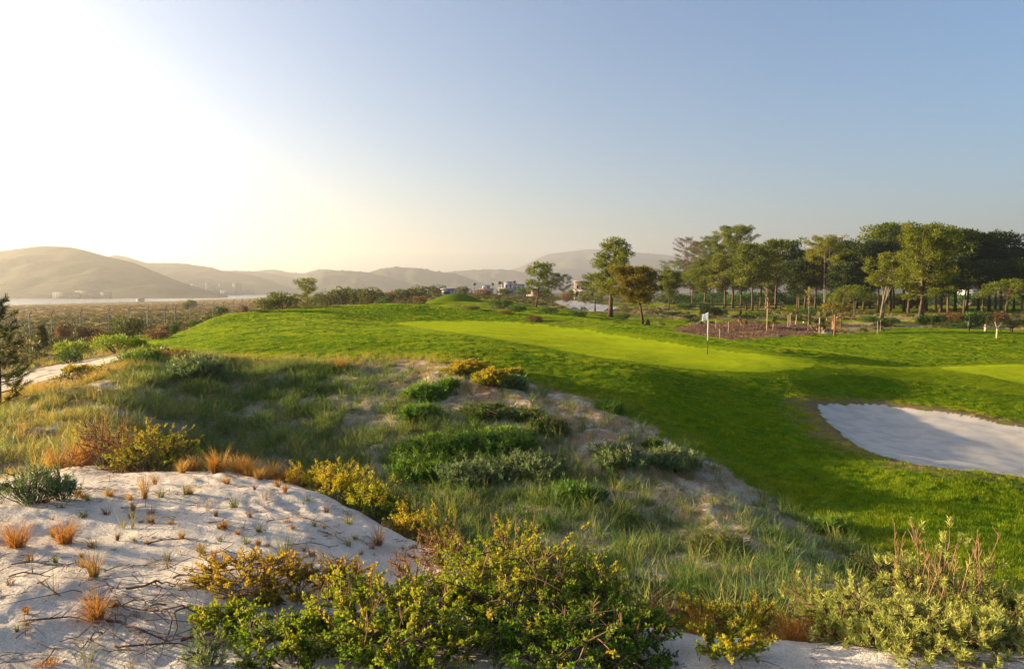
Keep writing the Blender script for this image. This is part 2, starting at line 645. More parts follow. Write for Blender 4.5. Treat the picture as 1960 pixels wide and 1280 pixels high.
def bunker_cut(x, y):
    return 0.0 * np.asarray(x)


def world_poly(pts, ymin=2.0):
    out = []
    for q in pts:
        h = hit(q[0], q[1], q[2] if len(q) > 2 else ymin)
        out.append((h[0], h[1]))
    return out


def round_poly(poly, times=2):
    for _ in range(times):
        out = []
        for i in range(len(poly)):
            a, b = np.array(poly[i]), np.array(poly[(i + 1) % len(poly)])
            out += [tuple(a * 0.75 + b * 0.25), tuple(a * 0.25 + b * 0.75)]
        poly = out
    return poly


BUNKER = round_poly(world_poly([(1562, 776), (1590, 773), (1650, 773), (1700, 776), (1760, 783), (1830, 793), (1900, 806), (1960, 817), (2100, 842),
                     (2300, 885), (2300, 960), (2100, 935), (1960, 913), (1880, 903), (1800, 895), (1740, 887), (1690, 873), (1650, 858),
                     (1620, 840), (1595, 818), (1575, 795)], 10), 1)


def bunker_cut(x, y):
    x, y = np.asarray(x, float), np.asarray(y, float)
    r = np.zeros(np.shape(x))
    m = (y > 12) & (y < 36) & (x > 6)
    if np.any(m):
        sd = poly_sd(BUNKER, x[m], y[m])
        r[m] = -0.12 * smooth(-0.3, 0.6, -sd) - 0.27 * smooth(0.0, 3.2, -sd) + 0.05 * (1 - smooth(0, 1.2, np.abs(sd - 0.6)))
    return r


GREEN = round_poly(world_poly([(745, 619), (800, 627), (850, 634), (900, 640), (950, 648), (1000, 657), (1060, 668), (1120, 679), (1200, 692), (1280, 701),
                    (1350, 708), (1430, 712), (1500, 711), (1545, 706), (1570, 695), (1552, 687), (1500, 683), (1440, 678), (1350, 667),
                    (1280, 656), (1200, 644), (1120, 631), (1050, 622), (980, 617), (900, 615), (820, 615)], 24), 1)
GREEN2 = round_poly(world_poly([(1790, 704), (1850, 700), (1960, 698), (2200, 700), (2250, 735), (2100, 748), (1960, 735), (1900, 722), (1840, 712)], 24), 1)
COLLAR = round_poly(world_poly([(1555, 686), (1640, 689), (1720, 696), (1800, 704), (1900, 701), (2300, 702), (2300, 800), (1960, 760), (1850, 740), (1760, 729),
                     (1650, 718), (1560, 718), (1440, 720), (1340, 713), (1400, 700)], 20), 1)
PATH = world_poly([(-400, 790), (-100, 752), (0, 723), (60, 709), (120, 696), (180, 686), (235, 680), (262, 684), (205, 695), (160, 705), (110, 722),
                   (60, 738), (0, 758), (-100, 800), (-400, 860)], 12)
MULCH = world_poly([(1285, 632), (1330, 622), (1400, 616), (1470, 618), (1540, 623), (1600, 632), (1605, 638), (1540, 645), (1480, 645), (1440, 651),
                    (1385, 649), (1335, 644)], 50)


def edge_bunker(x, y):
    return poly_sd(BUNKER, x, y) + 0.10 * fbm(x * 1.6, y * 1.6, 4, 32) + 0.05 * fbm(x * 2.1 + y * 1.3, y * 2.3 - x * 1.1, 3, 61)


def edge_green(x, y):
    return np.minimum(poly_sd(GREEN, x, y), poly_sd(GREEN2, x, y)) + 0.06 * fbm(x * 0.8, y * 0.8, 2, 62)


def zones(x, y, u, X):
    """Colour of the bare ground at world positions, and which setting object it belongs to."""
    Y = y
    e = lambda k: np.exp(X[..., k])
    n1 = fbm(x * 0.35, y * 0.35, 4, 31)
    n2 = fbm(x * 1.6, y * 1.6, 4, 32)
    n3 = fbm(x * 6.0, y * 6.0, 3, 33)
    nf = fbm(x * 0.05, y * 0.05, 4, 34)
    d3 = Y - e(3)
    d6 = Y - e(6) + 0.8 * n1 + 0.25 * n2
    shp = np.shape(x)
    zid = np.zeros(shp, np.int8)
    c = np.zeros(shp + (3,))
    sand = np.array([0.70, 0.60, 0.48])
    # near dune: pale sand
    c[:] = mix(sand, np.array([0.56, 0.46, 0.36]), smooth(-0.2, 0.9, n2 + 0.4 * n3))
    # hollow: grey sandy soil with dead matter
    soil = mix(np.array([0.34, 0.28, 0.18]), np.array([0.14, 0.145, 0.055]), smooth(-0.35, 0.35, n1 + 0.5 * n2))
    soil = mix(soil, np.array([0.33, 0.29, 0.245]), smooth(0.3, 0.75, n2 - 0.3 * n1) * 0.7)
    # bare brown and white strip under the mown slope
    strip = (1 - smooth(3.0, 7.5, -d6 + 1.5 * n1)) * smooth(640, 820, u) * (1 - smooth(1330, 1480, u))
    brown = mix(np.array([0.36, 0.235, 0.135]), np.array([0.56, 0.46, 0.34]), smooth(0.1, 0.8, n2 + 0.5 * n3 + 0.2))
    soil = mix(soil, brown, strip)
    left = 1 - smooth(150, 330, u)
    soil = mix(soil, mix(np.array([0.33, 0.22, 0.10]), sand * 0.85, smooth(0.0, 0.6, n2)), left)
    w = smooth(0.1, 0.9, d3 + 0.35 * n2)
    c = mix(c, 0, w) + soil * w[..., None]
    zid[(d3 + 0.35 * n2) > 0.5] = 1
    # mown turf
    turf = mix(np.array([0.125, 0.18, 0.006]), np.array([0.070, 0.140, 0.006]), smooth(-0.5, 0.5, n1 + 0.7 * n2))
    dry = np.array([0.22, 0.155, 0.035])
    dryw = (1 - smooth(0.3, 3.6, d6)) * (0.35 + 0.65 * (1 - smooth(820, 1000, u))) * smooth(250, 420, u)
    turf = mix(turf, dry, np.clip(dryw + 0.35 * smooth(0.2, 0.8, nf * 1.4), 0, 1) * 0.9)
    lend = 335 - 90 * smooth(27, 36, Y) + 20 * n1
    isturf = (d6 > 0) & (u > lend) & (Y < e(10) + 5 + 1.0 * n1)
    isturf |= (u > 1290) & (d6 > 0) & (Y < e(12) - 4 + 3 * n1 + 15 * smooth(1610, 1720, u))
    isturf |= (u > 780) & (u <= 1290) & (d6 > 0) & (Y < e(11) + 6 + 2 * n1)
    # heath: scrub, dry grass and sand
    heath = mix(np.array([0.17, 0.115, 0.04]), np.array([0.075, 0.085, 0.025]), smooth(-0.3, 0.4, n1 + nf))
    heath = mix(heath, np.array([0.36, 0.29, 0.20]), smooth(0.15, 0.7, n1 - nf * 0.8) * 0.75)
    heath = mix(heath, np.array([0.40, 0.30, 0.17]), smooth(1060, 1250, u) * (1 - smooth(120, 150, Y)) * smooth(-0.5, 0.3, n1) * 0.75)
    farb = smooth(150, 260, Y) * (1 - smooth(480, 620, u))
    heath = mix(heath, np.array([0.29, 0.19, 0.065]), farb * 0.85)
    grey = np.clip(smooth(62, 90, Y) * (1 - smooth(125, 175, Y + 30 * nf)), 0, 1) * (1 - smooth(400, 560, u))
    heath = mix(heath, mix(np.array([0.10, 0.10, 0.085]), np.array([0.40, 0.37, 0.36]), smooth(0.05, 0.55, n1 + 0.6 * nf)), grey * 0.9)
    hz = (d6 > 0) & ~isturf
    c = np.where(hz[..., None], heath, c)
    zid[hz] = 5
    # fairways far back among the pines
    vv = CV - FPX * b_of(ZB, Y)
    fw = np.array([0.18, 0.23, 0.008])
    ff = ((u > 1060) & (Y > e(12)) & (Y < 235) & (((vv > 594) & (vv < 601.5) & (u > 1290)) | ((vv < 588.5) & (vv > 570) & (u > 1150)) | ((vv < 596) & (u > 1500))
          | ((vv > 568) & (vv < 578) & (u < 1150) & (u > 1035)) | ((vv > 611) & (vv < 618) & (u > 1250))))
    ff |= (u > 800) & (u < 1290) & (Y > e(11)) & (Y < e(12) + 12 + 8 * n1) & (vv > 566)
    ff |= (u > 1240) & (vv > 609) & (vv < 619 - 3 * n1) & (Y > e(11))
    ff &= (n1 < 0.62)
    c = np.where(ff[..., None], mix(fw, np.array([0.15, 0.14, 0.03]), smooth(0, 0.6, n1 + nf)), c)
    zid[ff] = 6
    t = isturf
    c = np.where(t[..., None], turf, c)
    zid[t] = 2
    # white sand bank between the swale and the lone pine
    sb = poly_sd(SANDBANK, x, y) + 1.2 * n1
    k = sb < 0
    c = np.where(k[..., None], mix(np.array([0.50, 0.46, 0.42]), np.array([0.25, 0.21, 0.14]), smooth(0.25, 0.7, n2)), c)
    zid[k] = 9
    sc = poly_sd(COLLAR, x, y)
    sg = np.minimum(poly_sd(GREEN, x, y), poly_sd(GREEN2, x, y))
    k = (np.minimum(sc, sg - 0.9) < 0)
    c = np.where(k[..., None], mix(np.array([0.18, 0.225, 0.007]), np.array([0.13, 0.19, 0.007]), smooth(-0.4, 0.4, n1)), c)
    zid[k] = 7
    k = edge_green(x, y) < 0
    stripe = 0.5 + 0.5 * np.tanh(3 * np.sin((x * 0.55 + y * 0.85) * 2.1))
    c = np.where(k[..., None], mix(np.array([0.36, 0.425, 0.012]), np.array([0.30, 0.375, 0.012]), stripe * 0.6 + 0.4 * smooth(-0.4, 0.4, n2)), c)
    zid[k] = 3
    sbk = poly_sd(BUNKER, x, y)
    rim = (1 - smooth(0.35, 1.7, sbk + 0.5 * n2)) * (0.5 + 0.5 * smooth(-0.2, 0.4, n1 + 0.3))
    c = mix(c, np.array([0.22, 0.14, 0.07]), rim * (sbk > 0) * 0.9)
    k = edge_bunker(x, y) < 0
    c = np.where(k[..., None], mix(np.array([0.56, 0.505, 0.43]), np.array([0.47, 0.42, 0.355]), smooth(-0.4, 0.6, n2)), c)
    zid[k] = 4
    sm = poly_sd(MULCH, x, y) + 0.8 * n1 + 0.3 * n2
    k = sm < 0
    c = np.where(k[..., None], mix(mix(np.array([0.17, 0.09, 0.05]), np.array([0.32, 0.20, 0.12]), smooth(-0.3, 0.5, n2 + 0.5 * n3)), np.array([0.42, 0.33, 0.26]), smooth(-0.9, -0.2, sm) * smooth(0.0, 0.4, n2 + 0.2) * 0.8), c)
    zid[k] = 8
    sp = poly_sd(PATH, x, y) + 0.35 * n1 + 0.2 * n2
    k = sp < 0
    c = np.where(k[..., None], mix(sand * 0.92, np.array([0.33, 0.24, 0.14]), smooth(0.15, 0.6, n2)), c)
    zid[k] = 10
    return c, zid, dict(sg=sg, sc=sc, sb=sbk, sm=sm, sp=sp, d6=d6, d3=d3, n1=n1, n2=n2, turf=isturf, heath=hz, ff=ff)


SANDBANK = world_poly([(1050, 577), (1085, 574), (1120, 577), (1160, 583), (1190, 590), (1175, 595), (1130, 596), (1090, 590)], 85)

uu = np.concatenate([np.linspace(-3000, -160, 56, endpoint=False), np.arange(-160, 2121, 4.0), np.linspace(2130, 5000, 56)])
ly = np.log(np.concatenate([np.geomspace(0.6, 2.5, 24, endpoint=False), np.geomspace(2.5, 9, 106, endpoint=False), np.geomspace(9, 20, 88, endpoint=False), np.geomspace(20, 36, 150, endpoint=False), np.geomspace(36, 45, 26, endpoint=False), np.geomspace(45, 170, 98, endpoint=False), np.geomspace(170, 3200, 58)]))
GX, GY, GZ, GXr = height_u(uu, np.broadcast_to(ly, (len(uu), len(ly))).copy())
GY = np.broadcast_to(np.exp(ly), GX.shape).copy()
ZB = base_z(uu, np.broadcast_to(ly, (len(uu), len(ly))).copy())[0]
GZ = GZ + bunker_cut(GX, GY)
GU = np.broadcast_to(uu[:, None], GX.shape).copy()
SNAP = []
for fn in (edge_bunker, edge_green):                       # let the sheet's vertices follow the edges of the bunker and the greens
    F = fn(GX, GY)
    cross = (F[:, :-1] * F[:, 1:] < 0) & (GY[:, :-1] > 12) & (GY[:, :-1] < 80)
    ci, cj = np.where(cross)
    fr = F[ci, cj] / (F[ci, cj] - F[ci, cj + 1])
    tgt = [G[ci, cj] * (1 - fr) + G[ci, cj + 1] * fr for G in (GX, GY, GZ)]
    tj = cj + (fr > 0.5)
    for G, v in zip((GX, GY, GZ), tgt):
        G[ci, tj] = v
    sn = np.zeros(GX.shape, bool)
    sn[ci, tj] = True
    SNAP.append(sn)
GC, GID, GD = zones(GX, GY, GU, np.broadcast_to(GXr, GX.shape + (NR,)))

nu, ny = GX.shape
VALL = np.stack([GX, GY, GZ], -1).reshape(-1, 3)
CALL = GC.reshape(-1, 3)
ii, jj = np.meshgrid(np.arange(nu - 1), np.arange(ny - 1), indexing='ij')
QALL = np.stack([ii * ny + jj, (ii + 1) * ny + jj, (ii + 1) * ny + jj + 1, ii * ny + jj + 1], -1).reshape(-1, 4)
CCX, CCY = [(G[:-1, :-1] + G[1:, :-1] + G[:-1, 1:] + G[1:, 1:]) / 4 for G in (GX, GY)]
GIDc = GID[:-1, :-1].copy()
for fn, zi, other in ((edge_bunker, 4, 2), (edge_green, 3, 7)):
    F = fn(CCX, CCY)
    GIDc[(GIDc == zi) & (F >= 0)] = other
    GIDc[(F < 0) & (CCY > 12) & (CCY < 80)] = zi
# cells crossed cornerwise by an edge are split along it
TRI, TID = [], []
whole = np.ones(GIDc.shape, bool)
for fn, zi, other, sn in ((edge_bunker, 4, 2, SNAP[0]), (edge_green, 3, 7, SNAP[1])):
    a_, b_, c_, d_ = sn[:-1, :-1], sn[1:, :-1], sn[1:, 1:], sn[:-1, 1:]
    for mask, tri in ((a_ & c_ & ~b_ & ~d_, ((0, 1, 2), (0, 2, 3))), (b_ & d_ & ~a_ & ~c_, ((0, 1, 3), (1, 2, 3)))):
        ci, cj = np.where(mask & whole)
        if len(ci) == 0:
            continue
        whole[ci, cj] = False
        q = QALL[ci * (ny - 1) + cj]
        for tt in tri:
            f3 = q[:, list(tt)]
            xy = np.stack([GX.ravel()[f3].mean(1), GY.ravel()[f3].mean(1)])
            inside = fn(xy[0], xy[1]) < 0
            base = np.where(GIDc[ci, cj] == zi, other, GIDc[ci, cj])
            TRI.append(f3)
            TID.append(np.where(inside, zi, base))
TRI, TID = np.concatenate(TRI), np.concatenate(TID)
QID = np.where(whole, GIDc, -1).ravel()

M_sand = surf_mat("dune_sand", None, 0.36, scale=85, attr='Col', rough=0.95, bump=0.8, bscale=45, bdist=0.03, spec=0.05)
M_soil = surf_mat("sandy_soil", None, 0.5, scale=22, attr='Col', rough=0.95, bump=0.9, bscale=14, bdist=0.06, spec=0.05)
M_turf = surf_mat("mown_turf", None, 0.35, scale=9, attr='Col', rough=0.9, bump=0.8, bscale=7, bdist=0.05, spec=0.0)
M_green = surf_mat("green_turf", None, 0.10, scale=14, attr='Col', rough=0.85, bump=0.25, bscale=40, bdist=0.01, spec=0.0)
M_heath = surf_mat("heath_soil", None, 0.55, scale=1.6, attr='Col', rough=0.95, bump=0.8, bscale=1.2, bdist=0.25, spec=0.05)
M_mulch = surf_mat("bark_mulch", None, 0.7, scale=7, attr='Col', rough=0.95, bump=1.0, bscale=9, bdist=0.08, spec=0.05)


def raked_sand():
    m = surf_mat("raked_sand", None, 0.10, scale=30, attr='Col', rough=0.95, bump=0.25, bscale=30, bdist=0.02, spec=0.05)
    n, l = m.node_tree.nodes, m.node_tree.links
    tc = n.new("ShaderNodeTexCoord")
    w = n.new("ShaderNodeTexWave")
    w.wave_type = 'RINGS'
    w.rings_direction = 'Z'
    w.inputs['Scale'].default_value = 5.0
    w.inputs['Distortion'].default_value = 2.5
    w.inputs['Detail'].default_value = 2.0
    w.inputs['Detail Scale'].default_value = 0.3
    mp = n.new("ShaderNodeMapping")
    mp.inputs['Location'].default_value = (-17.0, -19.0, 0)
    l.new(tc.outputs['Object'], mp.inputs[0])
    l.new(mp.outputs[0], w.inputs[0])
    bp = n.new("ShaderNodeBump")
    bp.inputs['Strength'].default_value = 0.22
    bp.inputs['Distance'].default_value = 0.012
    l.new(w.outputs['Fac'], bp.inputs['Height'])
    old = [x for x in n if x.type == 'BUMP' and x != bp][0]
    l.new(bp.outputs[0], old.inputs['Normal'])
    return m


M_rake = raked_sand()
SETTING = [(0, 'sand_dune', M_sand), (1, 'hollow_ground', M_soil), (2, 'mown_turf', M_turf), (3, 'putting_green', M_green), (4, 'bunker_sand', M_rake),
           (5, 'heath_ground', M_heath), (6, 'far_fairway', M_turf), (7, 'fairway_collar', M_green), (8, 'mulch_ground', M_mulch), (9, 'sand_bank', M_sand), (10, 'sand_path', M_sand)]
for zi, nm, mt in SETTING:
    sel = QALL[QID == zi]
    if len(sel) == 0:
        continue
    st_ = TRI[TID == zi]
    used, inv = np.unique(np.concatenate([sel.ravel(), st_.ravel()]), return_inverse=True)
    inv = inv.ravel()
    me = mesh_from(nm, VALL[used], inv[:sel.size].reshape(-1, 4), inv[sel.size:].reshape(-1, 3), [mt], col=CALL[used], smooth_shade=True)
    tag(obj(nm, me), kind='structure')
# ground behind the camera
gx = np.linspace(-1, 1, 41)
gx = np.sign(gx) * np.abs(gx) ** 3 * 2500
gy = 0.6 - np.linspace(0, 1, 24) ** 3 * 1500
A, B_ = np.meshgrid(gx, gy, indexing='ij')
A = np.where(np.abs(B_ - 0.6) < 1e-6, A, A)
Zb = -1.75 - 3.0 * smooth(3, 60, np.hypot(A, B_)) - 0.02
i2, j2 = np.meshgrid(np.arange(40), np.arange(23), indexing='ij')
Qb = np.stack([i2 * 24 + j2, i2 * 24 + j2 + 1, (i2 + 1) * 24 + j2 + 1, (i2 + 1) * 24 + j2], -1).reshape(-1, 4)
tag(obj('ground', mesh_from('ground', np.stack([A, B_, Zb], -1).reshape(-1, 3), Qb, None, [surf_mat("ground_behind", (0.30, 0.25, 0.19), (0.10, 0.11, 0.04), scale=0.4, bump=0.5, bscale=6)], smooth_shade=True)), kind='structure')

# ------------------------------------------------------------------ water and hills
WZ = -12.0
me = mesh_from('water', np.array([[-9000, 520, WZ], [4000, 520, WZ], [4000, 9500, WZ], [-9000, 9500, WZ]], float), [[0, 1, 2, 3]], None, [])
m, n, l = new_mat("estuary_water")
out = n.new("ShaderNodeOutputMaterial")
b = n.new("ShaderNodeBsdfPrincipled")
b.inputs['Base Color'].default_value = (0.03, 0.045, 0.05, 1)
b.inputs['Roughness'].default_value = 0.22
b.inputs['IOR'].default_value = 1.33
tc = n.new("ShaderNodeTexCoord")
nz = n.new("ShaderNodeTexNoise")
nz.inputs['Scale'].default_value = 0.35
nz.inputs['Detail'].default_value = 4
bp = n.new("ShaderNodeBump")
bp.inputs['Strength'].default_value = 0.6
bp.inputs['Distance'].default_value = 0.3
l.new(tc.outputs['Object'], nz.inputs[0])
l.new(nz.outputs[0], bp.inputs['Height'])
l.new(bp.outputs[0], b.inputs['Normal'])
l.new(b.outputs[0], out.inputs[0])
me.materials.append(m)
tag(obj('water', me), kind='structure')

M_hill = surf_mat("wooded_hill", (0.035, 0.042, 0.018), (0.085, 0.075, 0.040), scale=0.012, rough=0.95, bump=0.6, bscale=0.05, bdist=6.0, spec=0.05)


def hill(name, pts, D, front, back, rough_amp=0.03, seed=0, bumps=0.0, base=WZ - 1):
    """A real ridge whose skyline passes the sight lines pts=(u, v) at distance D; front/back = depth of its slopes in metres."""
    pts = np.array(pts, float)
    us = np.arange(pts[0, 0], pts[-1, 0] + 0.1, 3.4 if pts[0, 0] > -500 else 12.0)
    vs = pchip(pts[:, 0], pts[:, 1], us)
    Dv = D + 0.0 * us
    a = (us - CU) / FPX
    zc = np.array([z_of(v, d) for v, d in zip(vs, Dv)])
    x0 = a * Dv / dy_of(b_of(zc, Dv))
    rows_ = np.concatenate([np.linspace(-1, 0, 24), np.linspace(0.15, 1, 4)])
    V = []
    for r in rows_:
        dist = Dv + (r * front if r < 0 else r * back)
        k = (1 - abs(r)) if r < 0 else (1 - r)
        prof = k ** 0.85 if r < 0 else k ** 1.2
        x = x0 * dist / Dv
        h = base + (zc - base) * prof
        sp = abs(r) * (1 - abs(r)) * 4
        L = front * 0.35
        rl = np.abs(fbm(x / L + 0.3 * np.sin(dist / L), dist / (L * 2.2), 4, seed)) - 0.35
        h = h + (zc - base) * 0.22 * sp * rl
        h = h + (zc - base) * rough_amp * fbm(x / (L * 0.2), dist / (L * 0.2), 3, seed + 3) * min(1.0, k * 3) * (1.0 if abs(r) > 0.02 else 0.3)
        if abs(r) < 0.12:
            h = h + bumps * D / FPX * np.maximum(0, rng.normal(size=len(us))) * smooth(-0.2, 0.4, perlin(us / 25, us * 0 + seed, seed))
        V.append(np.stack([x, dist, np.maximum(h, base)], -1))
    V = np.array(V)
    nr_, nc = V.shape[:2]
    i, j = np.meshgrid(np.arange(nr_ - 1), np.arange(nc - 1), indexing='ij')
    Q = np.stack([i * nc + j, i * nc + j + 1, (i + 1) * nc + j + 1, (i + 1) * nc + j], -1).reshape(-1, 4)
    return tag(obj(name, mesh_from(name, V.reshape(-1, 3), Q, None, [M_hill], smooth_shade=True)), kind='structure')


hill('hill', [(-2600, 560), (-1500, 530), (-700, 490), (-300, 484), (-120, 487), (0, 480), (40, 475), (85, 471), (130, 472.5), (170, 481), (205, 491), (255, 503), (300, 521), (350, 541), (400, 556), (440, 566)], 1500, 460, 700, 0.02, 1)
hill('hill', [(100, 520), (160, 496), (205, 491), (220, 488), (240, 491), (260, 497), (285, 503), (330, 503), (360, 506), (400, 511), (430, 519), (470, 524), (520, 538), (560, 552), (600, 562)], 2350, 400, 900, 0.02, 5, bumps=0.91)
hill('hill', [(300, 540), (380, 520), (440, 518), (480, 519), (520, 524), (560, 532), (600, 545), (640, 556)], 2900, 420, 900, 0.02, 9, bumps=1.30)
hill('hill', [(420, 540), (470, 521), (495, 518), (520, 516), (560, 522), (580, 523), (600, 518), (620, 515.5), (640, 517), (680, 526), (740, 545), (780, 560)], 3500, 500, 1000, 0.02, 13, bumps=1.30)
hill('hill', [(540, 558), (580, 540), (605, 526), (625, 519), (650, 518), (700, 521), (730, 528), (770, 538), (810, 548), (860, 560)], 2800, 400, 800, 0.02, 17, bumps=1.82)
hill('hill', [(640, 550), (690, 527), (710, 520), (735, 513.5), (755, 512), (800, 513), (830, 519), (870, 524), (900, 534), (930, 545), (960, 556)], 3300, 450, 900, 0.02, 21, bumps=2.08)
hill('hill', [(780, 545), (840, 523), (880, 518.5), (930, 516), (960, 516), (990, 519), (1060, 535), (1120, 556)], 4400, 600, 1000, 0.02, 25, bumps=1.30)
hill('mountain', [(880, 545), (950, 519), (980, 515.5), (1000, 509), (1030, 494), (1050, 486.5), (1075, 483), (1110, 479), (1140, 477), (1180, 480), (1230, 484), (1290, 490), (1330, 497), (1400, 508), (1500, 525), (1600, 545), (1700, 560)], 6200, 1200, 1500, 0.015, 29, bumps=0.65)
hill('hill', [(900, 556), (960, 536), (1000, 529), (1035, 519), (1060, 515), (1090, 514), (1130, 519), (1180, 516), (1225, 505), (1270, 497), (1310, 500), (1370, 512), (1480, 530), (1600, 556)], 5000, 700, 1000, 0.02, 33, bumps=1.30)
hill('hill', [(1450, 556), (1700, 540), (2000, 536), (2500, 538), (3400, 530), (5000, 560)], 3000, 600, 900, 0.02, 37)

# ------------------------------------------------------------------ haze over the estuary
m, n, l = new_mat("haze_air")
out = n.new("ShaderNodeOutputMaterial")
pv = n.new("ShaderNodeVolumePrincipled")
pv.inputs['Color'].default_value = (0.93, 0.90, 0.87, 1)
pv.inputs['Density'].default_value = 0.00023
pv.inputs['Anisotropy'].default_value = 0.55
l.new(pv.outputs[0], out.inputs['Volume'])
hb = MB()
hb.box((-500, 3500, 240), (26000, 11400, 560))
ho = obj('haze', hb.mesh('haze', m))
ho.data.attributes.remove(ho.data.attributes['tint'])
tag(ho, kind='stuff')

# ------------------------------------------------------------------ ground cover (stuff)
def instancer(name, P, rot, sc, itint, ivar, protos):
    """One object whose points carry copies of small tuft meshes."""
    me = bpy.data.meshes.new(name)
    n = len(P)
    me.vertices.add(n)
    me.vertices.foreach_set('co', np.asarray(P, np.float32).ravel())
    for nm, ty, key, val in (('irot', 'FLOAT_VECTOR', 'vector', rot), ('isc', 'FLOAT_VECTOR', 'vector', sc), ('itint', 'FLOAT', 'value', itint), ('ivar', 'INT', 'value', ivar)):
        at = me.attributes.new(nm, ty, 'POINT')
        at.data.foreach_set(key, np.asarray(val, np.int32 if ty == 'INT' else np.float32).ravel())
    o = obj(name, me)
    ng = bpy.data.node_groups.new(name + "_nodes", 'GeometryNodeTree')
    ng.interface.new_socket("Geometry", in_out='INPUT', socket_type='NodeSocketGeometry')
    ng.interface.new_socket("Geometry", in_out='OUTPUT', socket_type='NodeSocketGeometry')
    gi, go = ng.nodes.new('NodeGroupInput'), ng.nodes.new('NodeGroupOutput')
    join = ng.nodes.new('GeometryNodeJoinGeometry')

    def named(nm, ty):
        a = ng.nodes.new('GeometryNodeInputNamedAttribute')
        a.data_type = ty
        a.inputs['Name'].default_value = nm
        return [s for s in a.outputs if s.enabled and s.name == 'Attribute'][0]
    a_rot, a_sc, a_var = named('irot', 'FLOAT_VECTOR'), named('isc', 'FLOAT_VECTOR'), named('ivar', 'INT')
    for k, p in enumerate(protos):
        oi = ng.nodes.new('GeometryNodeObjectInfo')
        oi.inputs['Object'].default_value = p
        oi.transform_space = 'ORIGINAL'
        cmp_ = ng.nodes.new('FunctionNodeCompare')
        cmp_.data_type = 'INT'
        cmp_.operation = 'EQUAL'
        ia = [s for s in cmp_.inputs if s.type == 'INT']
        ng.links.new(a_var, ia[0])
        ia[1].default_value = k
        ip = ng.nodes.new('GeometryNodeInstanceOnPoints')
        ng.links.new(gi.outputs[0], ip.inputs['Points'])
        ng.links.new(cmp_.outputs[0], ip.inputs['Selection'])
        ng.links.new(oi.outputs['Geometry'], ip.inputs['Instance'])
        e2r = ng.nodes.new('FunctionNodeEulerToRotation')
        ng.links.new(a_rot, e2r.inputs[0])
        ng.links.new(e2r.outputs[0], ip.inputs['Rotation'])
        ng.links.new(a_sc, ip.inputs['Scale'])
        ng.links.new(ip.outputs[0], join.inputs[0])
    ng.links.new(join.outputs[0], go.inputs[0])
    md = o.modifiers.new("scatter", 'NODES')
    md.node_group = ng
    return tag(o, kind='stuff')


def proto(name, mb, mat):
    return bpy.data.objects.new(name, mb.mesh(name, mat))


# cell data of the ground sheet
AX = (GX[1:, :-1] - GX[:-1, :-1])
AREA = np.abs(AX * (GY[:-1, 1:] - GY[:-1, :-1]))
CELL_ID = GIDc
VIEW = ((GU[:-1, :-1] > -260) & (GU[:-1, :-1] < 2220))


def scatter(dens):
    """Random ground points with dens per square metre (cell array); returns positions and flat cell index."""
    lam = np.clip(dens * AREA * VIEW, 0, 400)
    cnt = rng.poisson(lam)
    idx = np.repeat(np.arange(cnt.size), cnt.ravel())
    i, j = np.unravel_index(idx, cnt.shape)
    a, b = rng.random(len(idx)), rng.random(len(idx))
    P = lambda G: (G[i, j] * (1 - a) + G[i + 1, j] * a) * (1 - b) + (G[i, j + 1] * (1 - a) + G[i + 1, j + 1] * a) * b
    return np.stack([P(GX), P(GY), P(GZ)], -1), (i, j)


def cd(key):
    return GD[key][:-1, :-1]


cY, cU, cX = GY[:-1, :-1], GU[:-1, :-1], GX[:-1, :-1]
N1, N2 = cd('n1'), cd('n2')
D6, D3 = cd('d6'), cd('d3')
N4 = fbm(cX * 0.8 + 40, cY * 0.8, 3, 51)
N5 = fbm(cX * 0.25 + 9, cY * 0.25, 3, 52)

M_turfblade = leaf_mat("turf_blade", [(0.0, (0.05, 0.115, 0.003)), (0.4, (0.145, 0.235, 0.004)), (0.7, (0.34, 0.39, 0.005)), (1.0, (0.46, 0.31, 0.035))], trans=0.5, inst=True)
M_wild = leaf_mat("wild_grass_blade", [(0.0, (0.05, 0.11, 0.017)), (0.25, (0.13, 0.215, 0.050)), (0.5, (0.25, 0.28, 0.09)), (0.75, (0.42, 0.34, 0.12)), (1.0, (0.58, 0.35, 0.08))], trans=0.42, inst=True)
M_heathleaf = leaf_mat("heath_leaf", [(0.0, (0.022, 0.030, 0.010)), (0.35, (0.055, 0.070, 0.020)), (0.65, (0.12, 0.105, 0.030)), (1.0, (0.27, 0.17, 0.06))], trans=0.30, inst=True)


def turf_tuft(n, rad, h0, h1, w):
    mb = MB()
    r, a = rad * np.sqrt(rng.random(n)), rng.uniform(0, 6.283, n)
    P = np.stack([r * np.cos(a), r * np.sin(a), np.full(n, -0.006)], -1)
    hh = rng.uniform(h0, h1, n)
    V0, az, le = P, rng.uniform(0, 6.283, n), rng.uniform(0.05, 0.6, n)
    h = np.stack([np.cos(az) * np.sin(le), np.sin(az) * np.sin(le), np.cos(le)], -1)
    s = np.stack([-np.sin(az), np.cos(az), np.zeros(n)], -1) * w / 2
    V = np.stack([V0 - s, V0 + s, V0 + h * hh[:, None]], 1).reshape(-1, 3)
    mb.add(V, None, np.arange(n * 3).reshape(n, 3), rng.uniform(0.25, 0.75, n))
    return mb


T_turf = [proto("turf_tuft_%d" % k, turf_tuft(46, 0.13, 0.035, 0.095, 0.008), M_turfblade) for k in range(3)]
T_green = [proto("short_tuft_%d" % k, turf_tuft(60, 0.16, 0.012, 0.022, 0.007), M_turfblade) for k in range(2)]


